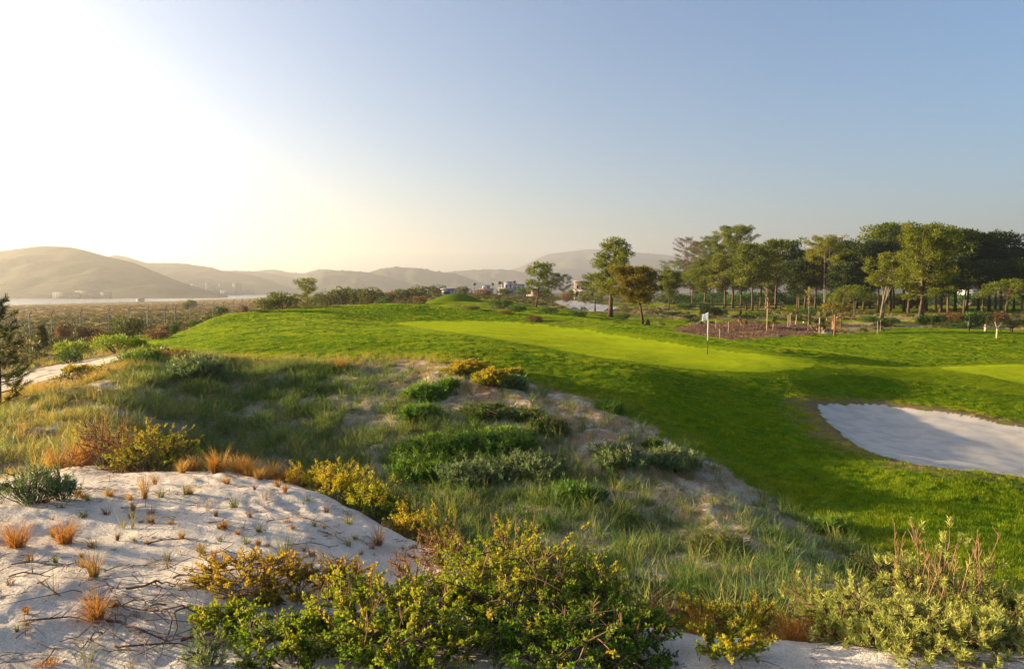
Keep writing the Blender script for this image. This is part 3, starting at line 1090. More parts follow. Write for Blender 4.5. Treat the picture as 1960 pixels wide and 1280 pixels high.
def place_stuff(name, dens, protos, smin, smax, tint_fn, tilt=0.15, zs=None):
    P, (i, j) = scatter(dens)
    n = len(P)
    rot = np.stack([rng.normal(0, tilt, n), rng.normal(0, tilt, n), rng.uniform(0, 6.283, n)], -1)
    s = rng.uniform(smin, smax, n)
    sc = np.stack([s, s, s * (rng.uniform(0.8, 1.25, n) if zs is None else zs(i, j, n))], -1)
    it = tint_fn(i, j, n)
    print(name, n)
    return instancer(name, P, rot, sc, it, rng.integers(0, len(protos), n), protos)


far_f = np.clip(30.0 / cY, 0.25, 1.6)
rim_out = smooth(0.1, 1.3, cd('sb'))
d_turf = np.where((CELL_ID == 2) | ((CELL_ID == 6) & (cY < 80)), 30 * far_f * (0.45 + 0.8 * smooth(-0.4, 0.4, N4 + 0.5 * N2)), 0) * (cY < 95) * (cd('sb') > -0.02) * (0.25 + 0.75 * rim_out)
place_stuff('mown_grass', d_turf, T_turf, 0.7, 1.25,
            lambda i, j, n: 0.40 + 0.13 * N1[i, j] + 0.15 * N4[i, j] + 0.10 * N2[i, j] + 0.30 * (1 - smooth(0.2, 3.0, D6[i, j])) * (1 - 0.75 * smooth(850, 1050, cU[i, j])) + 0.25 * (1 - rim_out[i, j]) + rng.normal(0, 0.07, n))
d_col = np.where((CELL_ID == 3) | (CELL_ID == 7), 26 * np.clip(35 / cY, 0.4, 1.2), 0)
place_stuff('green_grass', d_col, T_green, 0.8, 1.2, lambda i, j, n: np.where(CELL_ID[i, j] == 3, 0.67, 0.57) + 0.03 * N2[i, j] + rng.normal(0, 0.03, n), tilt=0.05)


def wild_tuft(n, rad, h0, h1, w, lean=0.5, droop=0.5, t0=0.2, t1=0.8):
    mb = MB()
    r, a = rad * np.sqrt(rng.random(n)), rng.uniform(0, 6.283, n)
    P = np.stack([r * np.cos(a), r * np.sin(a), np.full(n, -0.02)], -1)
    az = a + rng.normal(0, 0.9, n)
    mb.blades(P, az, np.abs(rng.normal(0, lean, n)), rng.uniform(h0, h1, n), w, rng.uniform(t0, t1, n), droop)
    return mb


T_wild = [proto("wild_tuft_%d" % k, wild_tuft(26, 0.11, 0.16, 0.48, 0.010, 0.55, 0.55), M_wild) for k in range(5)]
T_low = [proto("low_tuft_%d" % k, wild_tuft(24, 0.13, 0.06, 0.20, 0.008, 0.8, 0.6), M_wild) for k in range(4)]

leftw = 1 - smooth(170, 330, cU)
stripw = (1 - smooth(3.0, 8.0, -D6 + 1.5 * N1)) * smooth(600, 800, cU) * (1 - smooth(1380, 1520, cU))
lush = smooth(-0.45, 0.35, N4 + 0.5 * N5) * (1 - 0.93 * stripw)
gapright = 1 - 0.75 * smooth(0.0, 0.5, -N5 + 0.3 * N4) * smooth(1000, 1200, cU)
upper_left = smooth(-9, -3, D6) * (1 - smooth(640, 800, cU))
d_wild = np.where(CELL_ID == 1, 40 * (0.10 + lush) * gapright * (1 - 0.5 * leftw) * (1 + 0.8 * upper_left), 0) * smooth(0.7, 2.0, D3)
tw = lambda i, j, n: (0.27 + 0.20 * N5[i, j] - 0.12 * N4[i, j] + 0.34 * leftw[i, j] + 0.30 * (1 - smooth(0, 2.2, -D6[i, j])) * (1 - smooth(750, 900, cU[i, j]))
                      + 0.10 * (1 - smooth(1.0, 3.0, D3[i, j])) + rng.normal(0, 0.10, n))
place_stuff('wild_grass', d_wild, T_wild, 0.55, 1.15, tw, tilt=0.2)
d_low = np.where(CELL_ID == 1, 38 * (0.30 + 0.6 * smooth(-0.5, 0.3, N4)) * (1 - 0.72 * stripw) * (0.7 + 0.3 * gapright), 0) * smooth(0.5, 1.5, D3)
place_stuff('low_dune_grass', d_low, T_low, 0.6, 1.2, lambda i, j, n: 0.42 + 0.20 * N5[i, j] + 0.25 * stripw[i, j] + 0.2 * leftw[i, j] + rng.normal(0, 0.12, n), tilt=0.2)
# golden grass fringe where the mown slope meets the hollow
d_fr = np.where(((CELL_ID == 1) | (CELL_ID == 2)) & (D6 > -2.4) & (D6 < 1.6) & (cU > 250) & (cU < 900), 11 * smooth(-0.5, 0.3, N2) * (1 - smooth(700, 900, cU)) * smooth(-2.4, -1.0, D6) * (1 - smooth(0.5, 1.6, D6)), 0)
place_stuff('golden_grass', d_fr, T_wild, 0.45, 0.9, lambda i, j, n: 0.78 + rng.normal(0, 0.10, n), tilt=0.2)


def heath_clump(n, R_, H_, L, W):
    mb = MB()
    d = rng.normal(size=(n, 3))
    d[:, 2] = np.abs(d[:, 2])
    d /= np.linalg.norm(d, axis=1, keepdims=True)
    k = rng.uniform(0.55, 1.0, n)[:, None]
    lump = 1 + 0.25 * perlin(d[:, 0] * 2.5 + rng.random() * 50, d[:, 1] * 2.5)[:, None]
    P = d * k * lump * np.array([R_, R_, H_])
    mb.leaves(P, d + rng.normal(0, 0.5, (n, 3)) + [0, 0, 0.3], rng.uniform(0.7, 1.3, n) * L, W, np.clip(rng.normal(0.5, 0.13, n), 0, 1))
    return mb


T_heath = [proto("heath_clump_%d" % k, heath_clump(150, 0.55, 0.48, 0.20, 0.085), M_heathleaf) for k in range(4)]
veg = smooth(-0.35, 0.35, N1 + 0.6 * N5)
nearh = np.clip(60 / cY, 0.05, 1.2)
d_h = np.where(CELL_ID == 5, (0.9 * nearh) * (0.15 + veg), 0) * (cY < 650) * (cY > 20) * (cd('sp') > 0.4)
d_h = d_h * np.where((cU > 1040) & (cY < 100), 0.5, 1.0) * np.where((cU > 1060) & (cY > 55), 0.35, 1.0) * np.where((cU < 330) & (cY < 46), 0.12, 1.0) * np.where((cY > 420), 0.6, 1.0)
place_stuff('heath_scrub', d_h, T_heath, 0.45, 1.35,
            lambda i, j, n: 0.46 + 0.20 * N5[i, j] + 0.36 * smooth(110, 220, cY[i, j]) * (1 - smooth(480, 620, cU[i, j])) + rng.normal(0, 0.13, n), tilt=0.1, zs=lambda i, j, n: rng.uniform(0.5, 1.1, n) * (1 - 0.35 * smooth(120, 220, cY[i, j])) * (1 - 0.5 * smooth(350, 500, cY[i, j])))
d_hg = np.where(CELL_ID == 5, 5 * np.clip(28 / cY, 0.06, 1) * (0.3 + smooth(-0.3, 0.4, N4)), 0) * (cY < 190) * (cd('sp') > 0.35)
place_stuff('dry_heath_grass', d_hg, T_wild, 0.6, 1.3, lambda i, j, n: 0.66 + 0.2 * N5[i, j] + rng.normal(0, 0.12, n), tilt=0.2)

# stalks, bits of bark and dead leaf lying on the sand
M_litter = surf_mat("dry_litter", (0.11, 0.065, 0.035), (0.24, 0.16, 0.09), scale=40)
T_lit = []
for k in range(4):
    mb = MB()
    for q in range(3):
        L = rng.uniform(0.02, 0.11)
        a = rng.uniform(0, 6.28)
        c0 = np.array([rng.normal(0, 0.06), rng.normal(0, 0.06), 0.004])
        dd = np.array([math.cos(a), math.sin(a), 0.05])
        mb.tube([c0, c0 + dd * L * 0.5 + [0, 0, 0.004], c0 + dd * L + rng.normal(0, 0.006, 3) * [1, 1, 0]], [0.0022, 0.0018, 0.001], 4)
    T_lit.append(proto("litter_%d" % k, mb, M_litter))
d_l = np.where(CELL_ID == 0, 60 * (0.2 + smooth(0.0, 0.6, N4) + smooth(0.1, 0.5, N2)), 0) * (cY < 12)
place_stuff('plant_litter', d_l, T_lit, 0.5, 1.4, lambda i, j, n: np.full(n, 0.5), tilt=0.1)

M_chip = leaf_mat("bark_chip", [(0.0, (0.07, 0.03, 0.02)), (0.5, (0.22, 0.13, 0.07)), (1.0, (0.42, 0.30, 0.20))], trans=0.0, inst=True)
T_chip = []
for k in range(3):
    mb = MB()
    for q in range(9):
        mb.box((rng.normal(0, 0.22), rng.normal(0, 0.22), 0.02), (rng.uniform(0.03, 0.11), rng.uniform(0.02, 0.05), 0.02), mathutils.Euler((rng.normal(0, 0.3), rng.normal(0, 0.3), rng.uniform(0, 6))).to_matrix(), tint=rng.random())
    T_chip.append(proto("bark_chips_%d" % k, mb, M_chip))
place_stuff('bark_chips', np.where(CELL_ID == 8, 16.0, 0), T_chip, 0.7, 1.3, lambda i, j, n: 0.16 + rng.normal(0, 0.12, n) + 0.25 * N4[i, j])

# ------------------------------------------------------------------ trees
M_bark = surf_mat("pine_bark", (0.055, 0.036, 0.024), (0.16, 0.105, 0.070), scale=5, rough=0.95, bump=1.0, bscale=14, bdist=0.04, stretch=(1, 1, 0.35), spec=0.05)
M_bark_pale = surf_mat("pale_bark", (0.13, 0.095, 0.070), (0.27, 0.205, 0.155), scale=5, rough=0.95, bump=0.8, bscale=14, bdist=0.03, stretch=(1, 1, 0.35), spec=0.05)
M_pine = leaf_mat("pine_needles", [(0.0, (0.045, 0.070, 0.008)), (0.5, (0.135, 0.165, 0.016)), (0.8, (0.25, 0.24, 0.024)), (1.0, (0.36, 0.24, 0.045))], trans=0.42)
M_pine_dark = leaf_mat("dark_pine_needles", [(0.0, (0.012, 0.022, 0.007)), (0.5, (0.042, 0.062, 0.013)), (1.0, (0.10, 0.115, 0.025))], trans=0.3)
M_gold = leaf_mat("golden_leaves", [(0.0, (0.05, 0.05, 0.008)), (0.5, (0.20, 0.165, 0.016)), (1.0, (0.42, 0.27, 0.03))], trans=0.40)
M_browntwig = leaf_mat("bare_twigs", [(0.0, (0.09, 0.05, 0.035)), (1.0, (0.24, 0.13, 0.085))], trans=0.1)


def crown_profile(kind, t):
    """Half width of the crown (0..1) at relative crown height t."""
    if kind == 'cone':
        return np.clip((1 - t) ** 0.75 * (0.55 + 0.6 * np.minimum(t * 4, 1)), 0.12, 1)
    if kind == 'round':
        return np.sqrt(np.clip(1 - (2 * t - 0.95) ** 2, 0.06, 1))
    if kind == 'tall':
        return np.clip(np.sqrt(np.clip(1 - (1.55 * t - 0.6) ** 2, 0.05, 1)), 0.2, 1)
    return np.ones_like(t)


def tuft_clump(mb, c, r, rz, n, L, W, tint, out=None):
    """A puff of needle tufts."""
    n, W, r, rz = int(n * 1.3), W * 0.69, r * 0.92, rz * 0.92
    d = rng.normal(size=(n, 3))
    d /= np.linalg.norm(d, axis=1, keepdims=True)
    P = c + d * (rng.random(n) ** 0.45)[:, None] * np.array([r, r, rz])
    D = d + np.array([0, 0, 0.55]) + rng.normal(0, 0.35, (n, 3))
    mb.leaves(P, D, L * rng.uniform(0.7, 1.3, n), W * rng.uniform(0.7, 1.3, n), np.clip(tint + rng.normal(0, 0.10, n), 0, 1))


def pine_parts(H, W, cb, kind, r0, lean=(0, 0), nb=26, clump=0.55, npc=46, L=0.30, Wl=0.13, stems=1, density=1.0, bend=0.3, tintmu=0.45):
    """Trunk and crown meshes of a pine: height H, crown width W, crown from fraction cb upward."""
    tr, cr = MB(), MB()
    lean = np.array([lean[0], lean[1], 0.0])
    tops = []
    for s in range(stems):
        ln = lean + (rng.normal(0, 0.09 * H, 3) * [1, 1, 0] if stems > 1 else 0)
        ph = rng.uniform(0, 6.28)
        top = H * (0.95 if kind != 'dome' else 0.84) * (1 if s == 0 else rng.uniform(0.78, 0.95))
        t = np.linspace(0, 1, 9)
        px = ln[0] * t ** 1.2 + bend * np.sin(t * 5 + ph) * t * (1 - t * 0.6)
        py = ln[1] * t ** 1.2 + bend * np.cos(t * 4 + ph) * t * (1 - t * 0.6)
        off = (np.array([rng.normal(0, 0.25), rng.normal(0, 0.25), 0]) if stems > 1 else np.zeros(3))
        path = np.stack([px + off[0], py + off[1], t * top - 0.15 * (t == 0)], -1)
        rr = r0 * (1 - 0.8 * t ** 1.1) * (1 if s == 0 else 0.75)
        rr[0] *= 1.35
        tr.tube(path, rr, 7)
        tops.append((path, rr, top))
    if kind == 'dome':
        path, rr, top = tops[0]
        nb2 = nb
        for k in range(nb2):
            a = k * 2.399 + rng.normal(0, 0.2)
            q = math.sqrt((k + 0.5) / nb2)
            end = np.array([math.cos(a) * q * W / 2, math.sin(a) * q * W / 2, H - (H * (1 - cb)) * (0.16 + 0.62 * q ** 2.4) + rng.normal(0, 0.12)]) + path[-1] * [1, 1, 0]
            t0 = rng.uniform(0.50, 0.85)
            i = t0 * 8
            st = path[int(i)] * (1 - i % 1) + path[min(int(i) + 1, 8)] * (i % 1)
            mid = st * 0.45 + end * 0.55 - [0, 0, 0.10 * H * (1 - q)]
            tr.tube([st, mid, end], [r0 * 0.30, r0 * 0.2, r0 * 0.07], 5, cap=False)
            tt = np.clip(tintmu + rng.normal(0, 0.08), 0, 1)
            tuft_clump(cr, end + [0, 0, 0.1], clump * rng.uniform(0.85, 1.25), clump * 0.55, int(npc * density), L, Wl, tt)
            tuft_clump(cr, mid * 0.25 + end * 0.75 + rng.normal(0, 0.25, 3), clump * 0.8, clump * 0.4, int(npc * 0.4 * density), L, Wl, tt - 0.05)
    else:
        for k in range(nb):
            path, rr, top = tops[k % len(tops)]
            t = (k + rng.random()) / nb
            z = H * (cb + (1 - cb) * t * 0.97)
            i = min(z / top, 0.999) * 8
            st = path[int(i)] * (1 - i % 1) + path[min(int(i) + 1, 8)] * (i % 1)
            a = k * 2.399 + rng.normal(0, 0.4)
            ln = W / 2 * float(crown_profile(kind, np.array(t))) * rng.uniform(0.70, 1.12)
            rise = ln * (rng.uniform(0.05, 0.35) + 0.5 * t)
            end = st + np.array([math.cos(a) * ln, math.sin(a) * ln, rise])
            end[2] = min(end[2], H)
            mid = (st + end) / 2 + [0, 0, -0.06 * ln] + rng.normal(0, 0.05 * ln, 3)
            tr.tube([st, mid, end], [max(0.02, r0 * 0.30 * (1 - 0.6 * t)), max(0.014, r0 * 0.16), 0.012], 4, cap=False)
            nc = max(1, int(round(ln / clump * 1.15)))
            tt = np.clip(tintmu + rng.normal(0, 0.09), 0, 1)
            for c in range(nc):
                f = 1 - 0.62 * c / max(nc, 1)
                pos = st + (end - st) * f + rng.normal(0, 0.32 * clump, 3) * [1, 1, 0.5]
                if c > 0:
                    pos = pos + np.array([-math.sin(a), math.cos(a), 0]) * rng.choice([-1, 1]) * clump * rng.uniform(0.2, 0.9)
                tuft_clump(cr, pos, clump * rng.uniform(0.7, 1.2), clump * 0.55, int(npc * density * rng.uniform(0.6, 1.2)), L, Wl, tt)
    return tr, cr


def px(u, Y, n):
    """n photograph pixels at distance Y in metres."""
    return n * Y / FPX


def tree(name, label, cat, u, vb, vt, wpx, kind, cb=0.4, lean=(0, 0), Y=None, r0=None, mat=None, bark=None, group=None, ymin=60.0, parts=None, **kw):
    P = hit(u, vb, ymin) if Y is None else at_dist(u, Y)
    Yd = P[1]
    top = z_of(vt, Yd)
    H = top - P[2]
    W = px(u, Yd, wpx)
    r0 = r0 if r0 else 0.016 * H + 0.05
    tr, cr = pine_parts(H, W, cb, kind, r0, lean, **kw)
    t = thing(name, label, cat, tuple(P), rotz=0, group=group)
    obj('trunk', tr.mesh('trunk', bark or M_bark, True), t)
    obj('crown', cr.mesh('crown', mat or M_pine), t)
    return t


G_P = "pines of the golf course"
tree('pine_tree', "tall lone pine with broad layered crown standing left of the golden tree", 'tree', 1168, 606, 456, 112, 'cone', 0.26, (0.6, 0.3), ymin=80, nb=44, clump=0.62, npc=54, L=0.34, r0=0.30, density=1.1)
tree('golden_tree', "rounded golden-leaved tree with a leaning thin trunk beside the tall lone pine", 'tree', 1230, 621, 515, 96, 'round', 0.36, (-1.1, 0.0), ymin=60, mat=M_gold, nb=50, clump=0.50, npc=80, L=0.20, Wl=0.09, r0=0.15, bend=0.2, density=1.1)
tree('pine_tree', "small thin pine close on the left side of the tall lone pine", 'tree', 1139, 596, 527, 60, 'round', 0.30, (0.2, 0), ymin=90, nb=24, clump=0.5, npc=38, r0=0.12)
tree('pine_tree', "slender open pine rising from the far green slope before the sand bank", 'tree', 1026, 588, 507, 58, 'tall', 0.30, (0.9, 0), ymin=90, nb=26, clump=0.48, npc=34, r0=0.14, mat=M_pine)
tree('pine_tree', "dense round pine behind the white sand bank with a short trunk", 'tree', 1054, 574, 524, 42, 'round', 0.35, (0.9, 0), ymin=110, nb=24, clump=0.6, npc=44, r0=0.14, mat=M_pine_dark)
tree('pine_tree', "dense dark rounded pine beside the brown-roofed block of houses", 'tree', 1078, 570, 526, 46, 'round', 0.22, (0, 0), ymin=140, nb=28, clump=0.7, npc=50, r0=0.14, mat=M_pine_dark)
tree('pine_tree', "small open pine standing alone at the left end of the turf skyline", 'tree', 586, 585, 535, 56, 'tall', 0.26, (0.25, 0), Y=84, nb=26, clump=0.30, npc=26, L=0.20, Wl=0.085, r0=0.07)
tree('pine_tree', "dark pine with a slanting trunk at the left end of the wood", 'tree', 1293, 580, 500, 62, 'round', 0.38, (-0.6, 0), ymin=120, nb=28, clump=0.7, npc=44, mat=M_pine, r0=0.16)
tree('pine_tree', "half bare pine with brown twiggy top at the wood's left edge", 'tree', 1322, 578, 456, 62, 'tall', 0.38, (-2.2, 0), ymin=130, nb=44, clump=0.6, npc=26, mat=M_browntwig, r0=0.18)
tree('pine_tree', "pine with a pale green crown right behind the brown twiggy one", 'tree', 1340, 577, 462, 74, 'tall', 0.34, (0.9, 0), ymin=130, nb=66, clump=0.95, npc=74, r0=0.2)
tree('pine_tree', "pine with a full crown between the twiggy pine and the tallest straight pine", 'tree', 1364, 575, 452, 76, 'tall', 0.32, (1.2, 0), ymin=130, nb=66, clump=0.95, npc=74, r0=0.22)
tree('pine_tree', "pine leaning to the right just left of the tallest straight pine", 'tree', 1378, 576, 470, 60, 'tall', 0.35, (2.4, 0), ymin=130, nb=52, clump=0.9, npc=70, r0=0.18)
tree('pine_tree', "tallest straight pine with a bare dark trunk rising behind the flag", 'tree', 1402, 590, 435, 86, 'tall', 0.40, (0.6, 0), ymin=90, nb=62, clump=0.72, npc=70, r0=0.33)
tree('pine_tree', "wide flat-topped umbrella pine with pale forked branches right of the flag", 'tree', 1465, 594, 502, 118, 'dome', 0.46, (0.4, 0), ymin=80, nb=52, clump=0.72, npc=70, r0=0.19, bark=M_bark_pale, tintmu=0.55)
tree('pine_tree', "second umbrella pine half hidden behind the flat-topped one", 'tree', 1526, 592, 504, 80, 'dome', 0.45, (0.3, 0), ymin=110, nb=40, clump=0.85, npc=60, r0=0.24, mat=M_pine)
tree('pine_tree', "tall pine with twin bare trunks and a golden-green crown", 'tree', 1577, 597, 455, 82, 'tall', 0.44, (0.5, 0), ymin=90, nb=42, clump=0.62, npc=54, stems=2, r0=0.20, bark=M_bark_pale, tintmu=0.58)
tree('pine_tree', "slim multi-stemmed pine with four leaning pale trunks", 'tree', 1688, 611, 486, 66, 'tall', 0.48, (0.7, 0), ymin=70, nb=34, clump=0.52, npc=50, stems=4, r0=0.15, bark=M_bark_pale, tintmu=0.55)
tree('pine_tree', "big broad pine with two crossing trunks and drooping golden-green boughs", 'tree', 1757, 617, 433, 108, 'tall', 0.24, (0.8, 0), ymin=66, nb=62, clump=0.60, npc=56, stems=2, r0=0.26, tintmu=0.55)
tree('pine_tree', "small round two-stemmed pine on the bare bank before the dark wood", 'tree', 1634, 607, 543, 84, 'dome', 0.30, (0.2, 0), ymin=80, nb=36, clump=0.62, npc=60, stems=2, r0=0.12, tintmu=0.5)
tree('pine_tree', "small umbrella pine with slanting stems at the right edge behind the bench", 'tree', 1928, 608, 530, 112, 'dome', 0.34, (0.5, 0), ymin=80, nb=46, clump=0.62, npc=60, stems=3, r0=0.13, tintmu=0.45)
# the wood behind: alike pines, each a copy of one of five
WOOD = []
for k, (Hh, Ww, cb, kd) in enumerate([(11, 6.5, 0.38, 'tall'), (12, 7.5, 0.42, 'tall'), (9.5, 8.5, 0.45, 'dome'), (10.5, 6.0, 0.33, 'round'), (12.5, 7.0, 0.4, 'cone')]):
    tr, cr = pine_parts(Hh, Ww, cb, kd, 0.2, (rng.normal(0, 0.5), 0), nb=46, clump=0.95, npc=62, L=0.42, Wl=0.19)
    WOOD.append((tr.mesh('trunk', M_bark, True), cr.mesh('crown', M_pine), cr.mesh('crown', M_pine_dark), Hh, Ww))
wood_spots = [  # bearing, distance, skyline of the crown, form, dark foliage
    (1440, 150, 472, 0, 0), (1484, 158, 466, 0, 0), (1540, 160, 484, 3, 0), (1348, 182, 500, 3, 0), (1388, 176, 492, 0, 0), (1325, 190, 515, 2, 0), (1418, 185, 490, 3, 1), (1600, 150, 468, 1, 1), (1625, 148, 474, 0, 1), (1560, 168, 492, 2, 1),
    (1652, 152, 490, 3, 1), (1680, 140, 466, 1, 1), (1703, 150, 436, 1, 0), (1730, 146, 446, 0, 1), (1738, 132, 462, 4, 1), (1772, 150, 440, 3, 0), (1800, 140, 444, 0, 0), (1828, 150, 450, 1, 0),
    (1850, 142, 462, 0, 1), (1872, 152, 456, 4, 1), (1893, 148, 452, 1, 1), (1915, 140, 474, 2, 1), (1940, 146, 480, 0, 1), (1968, 142, 478, 2, 1), (2000, 150, 470, 1, 1), (2040, 145, 476, 0, 1),
    (1455, 182, 492, 0, 0), (1640, 178, 500, 2, 1), (1665, 172, 486, 0, 1),
    (1845, 128, 500, 2, 1), (1880, 130, 496, 2, 1), (1790, 160, 470, 2, 1), (1815, 128, 492, 3, 1), (1955, 128, 500, 3, 1), (1905, 165, 486, 2, 1), (1710, 165, 480, 2, 1), (1615, 128, 508, 3, 1),
    (1590, 172, 490, 0, 1), (1755, 172, 476, 1, 1), (1530, 140, 500, 3, 1), (1280, 150, 520, 3, 0)]
wood_spots += [(1290 + 46 * q, 225 + 11 * (q % 4), 528 + 7 * (q % 3), (2, 3, 1)[q % 3], 1) for q in range(18)]
FORM = ['tall-crowned', 'broad-crowned', 'flat-domed', 'round-crowned', 'pointed']
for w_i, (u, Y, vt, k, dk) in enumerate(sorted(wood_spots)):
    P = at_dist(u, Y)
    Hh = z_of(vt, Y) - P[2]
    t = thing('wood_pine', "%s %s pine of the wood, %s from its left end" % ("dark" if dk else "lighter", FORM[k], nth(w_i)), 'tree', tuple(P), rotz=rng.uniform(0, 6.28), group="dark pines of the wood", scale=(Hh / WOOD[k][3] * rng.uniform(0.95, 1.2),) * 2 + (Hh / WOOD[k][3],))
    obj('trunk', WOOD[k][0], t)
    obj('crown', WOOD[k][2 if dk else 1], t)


# young pine at the left edge: whorls of needle branches with reddish upright candles
def young_pine(H, W, seed):
    tr, nd, ca = MB(), MB(), MB()
    t = np.linspace(0, 1, 8)
    path = np.stack([0.10 * np.sin(t * 3), 0.06 * np.cos(t * 2.5), t * H - 0.1 * (t == 0)], -1)
    tr.tube(path, 0.055 * (1 - 0.8 * t) + 0.008, 7)
    tips = []
    for k in range(30):
        f = 0.06 + 0.90 * k / 30
        a = k * 2.399 + rng.normal(0, 0.3)
        ln = W / 2 * (1 - f * 0.62) * rng.uniform(0.75, 1.15)
        i = f * 7
        st = path[int(i)] * (1 - i % 1) + path[int(i) + 1] * (i % 1)
        end = st + np.array([math.cos(a) * ln, math.sin(a) * ln, ln * rng.uniform(0.15, 0.65)])
        mid = (st + end) / 2 - [0, 0, 0.08 * ln]
        tr.tube([st, mid, end], [0.020, 0.015, 0.009], 5)
        tips.append((mid, end))
        for q in range(3):
            e2 = st * (0.55 - 0.15 * q) + end * (0.45 + 0.15 * q) + rng.normal(0, 0.13, 3)
            b0 = st * 0.6 + end * 0.4
            tr.tube([b0, (b0 + e2) / 2, e2 + [0, 0, 0.08]], [0.011, 0.009, 0.006], 4)
            tips.append((b0, e2 + [0, 0, 0.08]))
    tips.append((path[5], path[-1]))
    for b0, e in tips:
        n = 110
        s = rng.uniform(0.25, 1.0, n)
        P = b0 + (e - b0) * s[:, None]
        ax = (e - b0) / (np.linalg.norm(e - b0) + 1e-6)
        D = rng.normal(0, 0.55, (n, 3)) + ax * 0.75
        nd.leaves(P, D, rng.uniform(0.09, 0.17, n), 0.012, np.clip(rng.normal(0.5, 0.15, n), 0, 1), fold=0.05)
        if e[2] > 0.35 * H and rng.random() < 0.75:
            for c in range(rng.integers(2, 5)):
                hh = rng.uniform(0.10, 0.24) * (1.4 if c == 0 else 0.75)
                dd = np.array([rng.normal(0, 0.14), rng.normal(0, 0.14), 1.0])
                ca.tube([e, e + dd * hh * 0.5, e + dd * hh + [0, 0, 0.01]], [0.009, 0.008, 0.004], 5)
    return tr, nd, ca


M_needle = leaf_mat("young_needles", [(0.0, (0.03, 0.055, 0.012)), (0.5, (0.085, 0.115, 0.025)), (1.0, (0.20, 0.19, 0.05))], trans=0.35)
M_candle = surf_mat("pine_candles", (0.23, 0.085, 0.055), (0.36, 0.17, 0.10), scale=20)
P = at_dist(-6, 20.0)
t = thing('young_pine', "young bushy pine with reddish upright candles beside the sandy track", 'tree', tuple(P))
tr, nd, ca = young_pine(z_of(568, 20.0) - P[2], 2.0, 1)
obj('trunk', tr.mesh('trunk', M_bark, True), t)
obj('needles', nd.mesh('needles', M_needle), t)
obj('candles', ca.mesh('candles', M_candle), t)['kind'] = 'stuff'
P = hit(80, 668, 26)
t = thing('young_pine', "small golden young conifer in dry grass right of the bushy young pine", 'tree', tuple(P))
tr, nd, ca = young_pine(z_of(622, P[1]) - P[2], 0.8, 2)
obj('trunk', tr.mesh('trunk', M_bark, True), t)
obj('needles', nd.mesh('needles', M_needle), t)

# far palms by the houses
M_palm = leaf_mat("palm_fronds", [(0.0, (0.02, 0.03, 0.01)), (1.0, (0.07, 0.08, 0.03))], trans=0.2)
tr, cr = MB(), MB()
tr.tube([[0, 0, -0.2], [0.1, 0, 3.5], [0, 0, 7]], [0.22, 0.16, 0.15], 6)
for k in range(36):
    a, e = k * 2.4, rng.uniform(-0.6, 1.2)
    d = np.array([[math.cos(a) * math.cos(e), math.sin(a) * math.cos(e), math.sin(e)]])
    cr.leaves([[0, 0, 7.0]], d, 1.7, 0.5, 0.5, up=np.array([[0, 0, 1.0]]), fold=0.1)
ptr, pcr = tr.mesh('trunk', M_bark, True), cr.mesh('crown', M_palm)
for w_i, (u, Y, vt) in enumerate([(909, 330, 541), (943, 360, 541), (957, 300, 538), (985, 340, 537), (1010, 250, 540)]):
    P = at_dist(u, Y)
    s = (z_of(vt, Y) - P[2]) / 8.4
    t = thing('palm_tree', "thin far palm on the skyline by the villas, %s from the left" % nth(w_i), 'tree', tuple(P), rotz=rng.uniform(0, 6), group="far palms by the houses", scale=s)
    obj('trunk', ptr, t)
    obj('crown', pcr, t)

# ------------------------------------------------------------------ shrubs
M_stem = surf_mat("woody_stems", (0.10, 0.060, 0.038), (0.22, 0.135, 0.085), scale=12, rough=0.9, spec=0.05)
M_drystem = surf_mat("dry_stems", (0.24, 0.12, 0.06), (0.42, 0.25, 0.13), scale=12, rough=0.9, spec=0.05)
M_leafy = leaf_mat("shrub_leaves", [(0.0, (0.035, 0.085, 0.010)), (0.45, (0.14, 0.24, 0.018)), (0.75, (0.34, 0.36, 0.024)), (1.0, (0.52, 0.36, 0.03))], trans=0.48, gloss=0.02)
M_yellow = leaf_mat("yellow_shrub_leaves", [(0.0, (0.09, 0.10, 0.008)), (0.5, (0.36, 0.28, 0.016)), (1.0, (0.64, 0.40, 0.03))], trans=0.42)
M_silver = leaf_mat("silvery_leaves", [(0.0, (0.13, 0.165, 0.035)), (0.5, (0.35, 0.385, 0.085)), (1.0, (0.60, 0.56, 0.15))], trans=0.35, tcol=(1.1, 1.05, 0.7))
M_spiky = leaf_mat("spiky_leaves", [(0.0, (0.025, 0.075, 0.014)), (0.5, (0.075, 0.19, 0.026)), (1.0, (0.24, 0.32, 0.03))], trans=0.35)
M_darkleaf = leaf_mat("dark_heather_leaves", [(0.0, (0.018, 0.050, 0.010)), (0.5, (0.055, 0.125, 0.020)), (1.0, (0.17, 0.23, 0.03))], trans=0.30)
M_blue = leaf_mat("blue_green_leaves", [(0.0, (0.045, 0.085, 0.040)), (0.5, (0.12, 0.20, 0.085)), (1.0, (0.30, 0.34, 0.14))], trans=0.30)
M_flower = leaf_mat("yellow_flowers", [(0.0, (0.40, 0.30, 0.01)), (1.0, (0.72, 0.58, 0.03))], trans=0.3)
M_straw = leaf_mat("straw_blades", [(0.0, (0.14, 0.08, 0.03)), (0.5, (0.36, 0.20, 0.06)), (1.0, (0.58, 0.36, 0.12))], trans=0.40)
M_orange = leaf_mat("orange_dry_blades", [(0.0, (0.16, 0.060, 0.018)), (0.5, (0.40, 0.17, 0.040)), (1.0, (0.60, 0.32, 0.09))], trans=0.42)
M_tuftgreen = leaf_mat("green_tuft_blades", [(0.0, (0.05, 0.07, 0.02)), (0.5, (0.13, 0.15, 0.045)), (1.0, (0.34, 0.27, 0.09))], trans=0.40)
